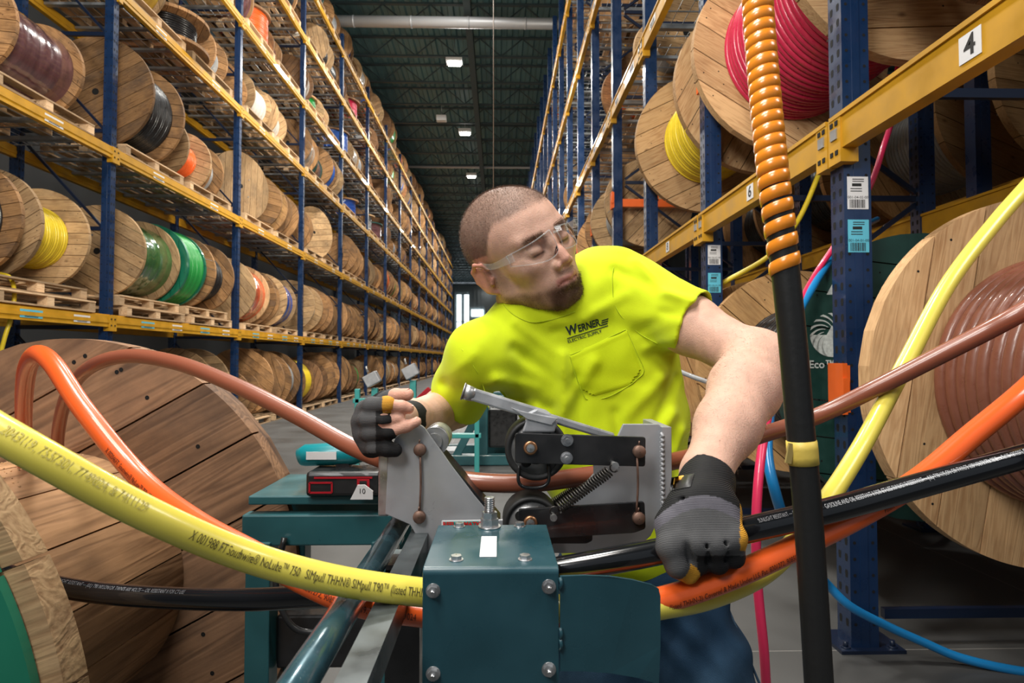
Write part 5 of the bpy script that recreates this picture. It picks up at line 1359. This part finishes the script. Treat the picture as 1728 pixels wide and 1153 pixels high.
# hollow: neck opening, cuffs and hem
ncp = P(912,520,1.135)
g.cap(H(-.02,0,-.03), P(899,482,1.14), .060, .053, .006, '-')
g.cap(LHm-dLs*.03, LHm+dLs*.12, .048, .053, .004, '-'); g.cap(RHm-dRs*.03, RHm+dRs*.12, .047, .054, .004, '-')
g.halfcut(LHm, dLs+Vector((0,0,-.10)), (LHm.x-.12,.96,LHm.z-.12), (.46,1.2,LHm.z+.12)) if False else None
def cutside(p, n, cen, rad):
    lo = [cen[i]-rad for i in range(3)]; hi = [cen[i]+rad for i in range(3)]; g.halfcut(p, n, lo, hi)
g.ell(P(1075,990,1.175), (.128,.100,.13), None, .004, '-')
VS, QS = g.mesh(); VS = smooth_v(VS, QS, 2, .5)
shirtm = tone_mat('high_vis_cotton', .75, spec=.15, bump=.25, bscale=900, var=.03, vscale=30, sheen=.15)
shirt = np_obj('t_shirt', VS, QS, shirtm, person, np.tile(np.array((.64,.78,.012)), (len(VS),1)))
from mathutils.bvhtree import BVHTree
bvh = BVHTree.FromPolygons([Vector(v) for v in VS], [tuple(q) for q in QS])
eye = Vector((0,0,CAMZ))
def on_shirt(px, py, off=.0012):
    d = (P(px, py, 1.0)-eye).normalized(); h_, n_, _, _ = bvh.ray_cast(eye, d)
    if h_ is None: return P(px, py, 1.05)
    if n_.dot(d) > 0: n_ = -n_
    return h_+n_*off
# chest pocket, laid on the cloth, with raised hem and stitching
pc = [(961,600),(1057,556),(1085,628),(1062,658),(992,676)]
def pocket_pt(u, v):
    tl, tr, br_, bl_ = Vector((961,600)), Vector((1057,556)), Vector((1087,640)), Vector((988,672))
    return tl.lerp(tr, u).lerp(bl_.lerp(br_, u), v)
nU, nV = 26, 26; vs_ = []; fs = []
inside = lambda u, v: not (v > .80 and (u < .0+(v-.80)*.9 or u > 1-(v-.80)*1.3))
for j in range(nV+1):
    for i in range(nU+1):
        q = pocket_pt(i/nU, j/nV)+Vector((0, 6*math.sin(PI*i/nU)*(j/nV > .6)*(j/nV-.6))); edge = min(i, nU-i, j, nV-j)
        vs_.append(on_shirt(q.x, q.y, .0005+.0016*(edge > 0)+.0007*(j < 3)))
for j in range(nV):
    for i in range(nU):
        if inside((i+.5)/nU, (j+.5)/nV): fs.append((j*(nU+1)+i, j*(nU+1)+i+1, (j+1)*(nU+1)+i+1, (j+1)*(nU+1)+i))
b = MB(); b.add(vs_, fs, 0, True); po = pobj(b, 'chest_pocket', mat('pocket_cotton', (.64,.78,.012), .75, spec=.15, bump=.25, bscale=900)); po.parent = shirt
# collar rib and stitched hems
def seam(pts, r, name='seam'):
    b = MB(); b.tube(spline([on_shirt(x, y, .0006) for x, y in pts], .004), r, 6); o = pobj(b, name, mat('seam_thread', (.50,.62,.006), .8)); o.parent = shirt
seam([(961,600),(968,625),(980,655),(990,674),(1020,672),(1060,652),(1075,640),(1086,628),(1072,590),(1057,556)], .0007, 'pocket_stitching')
seam([(961,600),(990,588),(1025,571),(1057,556)], .0008, 'pocket_stitching')
seam([(780,590),(800,620),(815,650),(825,690)], .0008, 'armhole_seam'); seam([(1042,425),(1033,470),(1040,520),(1075,560),(1110,580)], .0008, 'armhole_seam')
seam([(848,512),(858,524),(874,536),(895,544),(925,541),(950,534),(970,526)], .0009, 'collar_seam')
# printed chest logo
def shirt_text(txt, px0, py0, ang, size, name, m, bold=0, shear=0, parent=None, sx=1):
    vs2, fs2 = text_mesh(txt, size, bold, shear); xm = min(v.x for v in vs2); ca, sa = math.cos(ang), math.sin(ang)
    out = [on_shirt(px0+(v.x-xm)*sx*ca-v.y*sa*-1*-1 if False else px0+(v.x-xm)*sx*ca-v.y*sa, py0-((v.x-xm)*sx*sa+v.y*ca), .0011) for v in vs2]
    b = MB(); b.add(out, fs2); o = pobj(b, name, m); o.parent = shirt; return o
pm = mat('shirt_print', (.01,.025,.02), .7); an = R_(17.5)
shirt_text('W', 956, 560, an, 22, 'logo_lettering', pm, .7, .15, sx=.80); shirt_text('ERNER', 975, 555.5, an, 17, 'logo_lettering', pm, .5, .15, sx=.76)
shirt_text('ELECTRIC SUPPLY', 958, 577, an, 7.4, 'logo_lettering', pm, .1, 0, sx=1.03)
b = MB()
def strip(pts, w_):
    vs2 = []; 
    for x, y in pts: vs2 += [on_shirt(x, y-w_/2, .0011), on_shirt(x, y+w_/2, .0011)]
    b.add(vs2, [(2*i, 2*i+1, 2*i+3, 2*i+2) for i in range(len(pts)-1)])
ca, sa = math.cos(an), math.sin(an)
strip([(957+t*ca*72/20, 571.5-t*sa*72/20) for t in range(21)], 1.5)
for k in range(3): strip([(1015-k*.8+t*ca*(3-0*k), 541.5+k*4-t*sa*3) for t in range(5)], 2.0)
lo_ = pobj(b, 'logo_stripes', pm); lo_.parent = shirt
# ---------------------------------------------------------------- jeans and boots
j = Field(np.arange(-.10,.68,.006), np.arange(.85,1.50,.006), np.arange(.06,1.06,.006))
j.ell(P(1075,975,1.175), (.150,.118,.12), None, .04); 
j.chain([LH, LK, LA+Vector((0,0,.02))], [.098,.078,.062], .04); j.chain([RH, RK, RA+Vector((0,0,.02))], [.098,.078,.062], .04)
sl, X, Y, Z = j.sub((-.1,.8,0), (.7,1.5,1.1))
j.F[sl] -= (.006*np.sin(Z*38-X*55+1.5*np.sin(Y*30))*np.exp(-((Z-.80)/.16)**2)+.004*np.sin(Z*70+X*30+2*np.sin(X*20))*np.exp(-((Z-.52)/.12)**2)+.0035*np.sin((X+Z)*95)*np.exp(-((Z-.86)/.06)**2)).astype(np.float32)
j.halfcut((0,0,.09), (0,0,-1), (-.1,.8,0), (.7,1.5,.2))
VJ, QJ = j.mesh(); VJ = smooth_v(VJ, QJ, 1, .5)
fade = np.exp(-((VJ[:,2]-.72)/.10)**2)*(VJ[:,1] < 1.12)
jc = np.array((.018,.05,.10))*(1-fade[:,None]*.0)+fade[:,None]*np.array((.03,.055,.075))
jeans = np_obj('jeans', VJ, QJ, tone_mat('denim', .8, spec=.2, bump=.5, bscale=700, var=.22, vscale=22), person, jc)
b = MB(); sp = [Vector((LH.x+.085, LH.y-.04, LH.z)), LK+Vector((.078,-.01,0))]; b.tube([sp[0], sp[0].lerp(sp[1],.5)+Vector((.006,-.008,0)), sp[1]], .0022, 6); pobj(b, 'side_seam', mat('denim_seam', (.03,.07,.12), .8))
for A_, dx in ((LA, .0), (RA, -.0)):
    q = Field(np.arange(A_.x-.09,A_.x+.09,.006), np.arange(A_.y-.30,A_.y+.10,.006), np.arange(-.01,.20,.006))
    q.cap(A_+Vector((0,0,.04)), A_+Vector((0,0,-.04)), .055,.055,.03); q.cap(A_+Vector((0,.02,-.055)), A_+Vector((0,-.19,-.06)), .045,.046,.04)
    q.halfcut((0,0,.004), (0,0,-1), (A_.x-.1,A_.y-.3,-.02), (A_.x+.1,A_.y+.1,.05))
    Vb, Qb = q.mesh(); np_obj('boot', smooth_v(Vb, Qb, 1), Qb, tone_mat('boot_leather', .5, var=.2), person, np.tile(np.array((.10,.055,.03)), (len(Vb),1)))
# ---------------------------------------------------------------- gloves
glovem = tone_mat('glove_knit', .7, spec=.25, bump=.3, bscale=900, var=.10, vscale=60, weave=(190,'Z',.5))
C_G, C_B, C_Y, C_L = np.array((.085,.085,.088)), np.array((.013,.013,.014)), np.array((.62,.30,.03)), np.array((.115,.11,.13))
# hand gripping the plate
h = Field(np.arange(-.25,-.12,.0018), np.arange(.83,1.03,.0018), np.arange(1.17,1.33,.0018))
t_g = .0018
def upto(pts, rs, frac):
    L = [0]
    for i in range(1, len(pts)): L.append(L[-1]+(pts[i]-pts[i-1]).length)
    tot = L[-1]*frac; op_, or_ = [pts[0]], [rs[0]+t_g]
    for i in range(1, len(pts)):
        if L[i] <= tot: op_.append(pts[i]); or_.append(rs[i]+t_g)
        else: t = (tot-L[i-1])/(L[i]-L[i-1]); op_.append(pts[i-1].lerp(pts[i], t)); or_.append(rs[i-1]+(rs[i]-rs[i-1])*t+t_g); break
    return op_, or_
for nm, fr in (('index',.70),('middle',.80),('ring',.64),('pinky',1),('thumb',.60)):
    pp, rr_ = upto(FI[nm], FR[nm], fr); h.chain(pp, rr_, .005)
h.chain([P(617,697,.905), P(613,712,.91), P(617,735,.91), P(626,756,.91)], [.0145,.0150,.0150,.0140], .010)
h.chain([P(628,690,.93), P(628,725,.93), P(634,752,.925)], [.017,.019,.016], .015)
h.cap(P(626,720,.925), P(668,708,.955), .024, .026, .015); h.cap(P(662,708,.945), RW+Vector((0,-.012,0)), .027, .030, .012)
# creases between the finger segments
for (x0_, y0_, x1_, y1_) in ((622,698,668,697),(620,720,664,719),(626,743,668,744)):
    h.cap(P(x0_,y0_,.848), P(x1_,y1_,.848), .0030, .0030, .004, '-')
VH, QH = h.mesh(); VH = smooth_v(VH, QH, 1, .4)
def px_of(V_):
    q = (V_-np.array((0,0,CAMZ)))@np.array(CR); return 864+1000*q[:,0]/(-q[:,2]), 576.5-1000*q[:,1]/(-q[:,2])
hx, hy = px_of(VH); hc = np.tile(C_G, (len(VH),1))
hc[(hx > 634) & (hy > 694) & (VH[:,1] < .90)] = C_B; hc[(hx > 645) & (hy < 697) & (hy > 662) & (VH[:,1] < .90)] = C_Y; hc[(hy > 765)] = C_B; hc[(VH[:,1] > .915) & (hy < 690)] = C_B; hc[VH[:,1] > .955] = C_B
np_obj('glove', VH, QH, glovem, person, hc)
# fingernails on the bare tips
b = MB()
for nm in ('index','ring','middle','thumb'):
    p = FI[nm][-1]; d = (p-FI[nm][-2]).normalized(); n_ = Vector((0,-.25,1)); n_ -= d*n_.dot(d); n_.normalize(); s_ = d.cross(n_); r_ = FR[nm][-1]
    b.add([p+d*(r_*.55*math.cos(a))+s_*(r_*.62*math.sin(a))+n_*(r_*(.93-.16*abs(math.sin(a)))) for a in [PI*2*i/14 for i in range(14)]], [tuple(range(14))])
pobj(b, 'fingernail', mat('nail', (.72,.46,.38), .3, coat=.3))
# hand closed over the black cable
h = Field(np.arange(.17,.34,.0018), np.arange(.64,.82,.0018), np.arange(1.03,1.24,.0018))
h.capcut(LW.lerp(LE,.2), P(1188,832,.735), .034, .032, .01, '+', LW.lerp(LE,.0), (LE-LW)); h.chain([P(1189,826,.742), P(1186,848,.720)], [.0310,.0300], .015)
h.ell(P(1186,868,.702), (.046,.021,.034), None, .018); 
kn = [(1143,912,.683),(1175,917,.676),(1208,917,.675),(1238,908,.679)]
pip = [(1150,944,.690),(1180,950,.684),(1211,950,.683),(1238,940,.686)]
dip = [(1156,950,.716),(1183,957,.712),(1212,956,.711),(1237,945,.713)]
tp = [(1158,932,.738),(1184,938,.736),(1212,938,.735),(1236,928,.735)]
for i in range(4):
    h.cap(P(1162+i*16,860,.702), P(*kn[i]), .0165, .0148, .014)
    h.chain([P(*kn[i]), P(*pip[i]), P(*dip[i]), P(*tp[i])], [.0140,.0120,.0108,.0098], .005)
TH_ = [P(1150,850,.715), P(1129,885,.698), P(1128,925,.680), P(1142,955,.678), P(1162,970,.684)]
h.chain(TH_, [.018,.0155,.0128,.0120,.0108], .008)
for i in range(3):
    a, c = kn[i], kn[i+1]; h.chain([P((a[0]+c[0])/2,(a[1]+c[1])/2+4,.664), P((pip[i][0]+pip[i+1][0])/2,(pip[i][1]+pip[i+1][1])/2,.672)], [.0022,.0030], .004, '-')
h.cap(P(1135,843,.690), P(1232,842,.700), .0022, .0022, .003, '-')
VH, QH = h.mesh(); VH = smooth_v(VH, QH, 1, .4); hx, hy = px_of(VH)
hc = np.tile(C_G, (len(VH),1)); arc = 858+((hx-1187)/75)**2*34; hc[hy < arc] = C_L; hc[hy < arc-22] = C_B; hc[(hy > 938) & (hx > 1176)] = C_B
edge_ = (hx > 1249) & (hy > 840) & (hy < 930); hc[edge_] = C_Y
ty = (np.linalg.norm(VH-np.array(P(1158,966,.682)), axis=1) < .0155) & (hy > 950); hc[ty] = C_Y
gl = np_obj('glove', VH, QH, glovem, person, hc)
b = MB(); b.cap = None
bvg = BVHTree.FromPolygons([Vector(v) for v in VH], [tuple(q) for q in QH])
def on_glove(px, py, off):
    d = (P(px, py, 1.0)-eye).normalized(); h_, n_, _, _ = bvg.ray_cast(eye, d)
    if h_ is None: return P(px, py, .72)
    if n_.dot(d) > 0: n_ = -n_
    return h_+n_*off
def patch(pts4, off, nu=8, nv=4):
    tl, tr, br_, bl_ = [Vector(p) for p in pts4]; vs2 = []
    for j_ in range(nv+1):
        for i_ in range(nu+1):
            q = tl.lerp(tr, i_/nu).lerp(bl_.lerp(br_, i_/nu), j_/nv); vs2.append(on_glove(q.x, q.y, off*(.3 if j_ in (0, nv) or i_ in (0, nu) else 1)))
    return vs2, [(j_*(nu+1)+i_, j_*(nu+1)+i_+1, (j_+1)*(nu+1)+i_+1, (j_+1)*(nu+1)+i_) for j_ in range(nv) for i_ in range(nu)]
b = MB(); b.add(*patch([(1133,806),(1172,800),(1166,822),(1130,830)], .003), 0, True); st_ = b.build('wrist_strap', mat('strap_black', (.02,.02,.022), .4), gl); st_.matrix_parent_inverse = gl.matrix_parent_inverse.copy()
b = MB(); b.add(*patch([(1134,808),(1158,803),(1154,813),(1132,819)], .0042), 0, True); st2 = b.build('strap_logo', mat('strap_yellow', (.75,.40,.05), .5), gl)
for o in (st_, st2): o.matrix_parent_inverse = Matrix.Identity(4); o.location = -gl.location if False else (0,0,0)
# ---------------------------------------------------------------- safety glasses
gm = bpy.data.materials.new('clear_lens'); gm.use_nodes = True; nt = gm.node_tree; N = nt.nodes; L = nt.links; out = N['Material Output']; N.remove(N['Principled BSDF'])
tr = N.new('ShaderNodeBsdfTransparent'); tr.inputs[0].default_value = (.93,.95,.95,1); gs = N.new('ShaderNodeBsdfGlossy'); gs.inputs['Roughness'].default_value = .04
fr_ = N.new('ShaderNodeFresnel'); fr_.inputs[0].default_value = 1.5; ms = N.new('ShaderNodeMixShader'); L.new(fr_.outputs[0], ms.inputs[0]); L.new(tr.outputs[0], ms.inputs[1]); L.new(gs.outputs[0], ms.inputs[2]); L.new(ms.outputs[0], out.inputs[0])
rimm = mat('clear_plastic_rim', (.70,.74,.74), .12, alpha=.22, coat=.6)
b = MB()
def lens(s_):
    vs2 = []; nu, nv = 18, 8
    for j_ in range(nv+1):
        v = j_/nv
        for i_ in range(nu+1):
            u = i_/nu; l = .006+.064*u; fo = .108-.014*(u**2)-.048*max(0, u-.45)**1.6*2.0
            top_ = .026-.010*u; bot = -.022+.020*u*u+(.010*(1-u)**3)
            vs2.append(H(fo-.006*((v-.5)*2)**2*.5, s_*l, top_+(bot-top_)*v))
    b.add(vs2, [(j_*(nu+1)+i_, j_*(nu+1)+i_+1, (j_+1)*(nu+1)+i_+1, (j_+1)*(nu+1)+i_) for j_ in range(nv) for i_ in range(nu)], 0, True)
    ring = [vs2[i_] for i_ in range(nu+1)]+[vs2[(j_)*(nu+1)+nu] for j_ in range(1, nv+1)]+[vs2[nv*(nu+1)+i_] for i_ in range(nu-1, -1, -1)]+[vs2[j_*(nu+1)] for j_ in range(nv-1, -1, -1)]
    return ring
gT = Matrix.Translation(-person.location)
gls = bpy.data.objects.new('safety_glasses', None); COL.objects.link(gls); gls.parent = person; gls.matrix_parent_inverse = gT; gls.location = HC
def gobj(b, name, m): o = b.build(name, m, gls); o.matrix_parent_inverse = Matrix.Translation(-HC); return o
for s_ in (-1, 1):
    b = MB(); ring = lens(s_); gobj(b, 'lens', gm)
    b = MB(); b.tube(ring, .0011, 6); gobj(b, 'lens_rim', rimm)
    b = MB(); pth = spline([H(.078,s_*.074,.012), H(.055,s_*.0795,.010), H(.020,s_*.082,.009), H(-.010,s_*.083,.014), H(-.030,s_*.084,.006)], .004)
    w0 = []
    for i_, p in enumerate(pth):
        t = i_/(len(pth)-1); hh = .0075*(1-t)+.0035*t
        w0 += [p+Uu*hh+Ll*s_*.0008, p-Uu*hh+Ll*s_*.0008, p-Uu*hh-Ll*s_*.0012, p+Uu*hh-Ll*s_*.0012]
    m_ = len(pth); b.add(w0, [(4*i_+k, 4*i_+(k+1)%4, 4*i_+4+(k+1)%4, 4*i_+4+k) for i_ in range(m_-1) for k in range(4)]+[(0,1,2,3),(4*m_-4,4*m_-3,4*m_-2,4*m_-1)]); gobj(b, 'temple_arm', rimm)
b = MB(); b.tube([H(.112,-.006,.020), H(.116,0,.019), H(.112,.006,.020)], .002, 8); gobj(b, 'bridge', rimm)
bpy.context.view_layer.update()
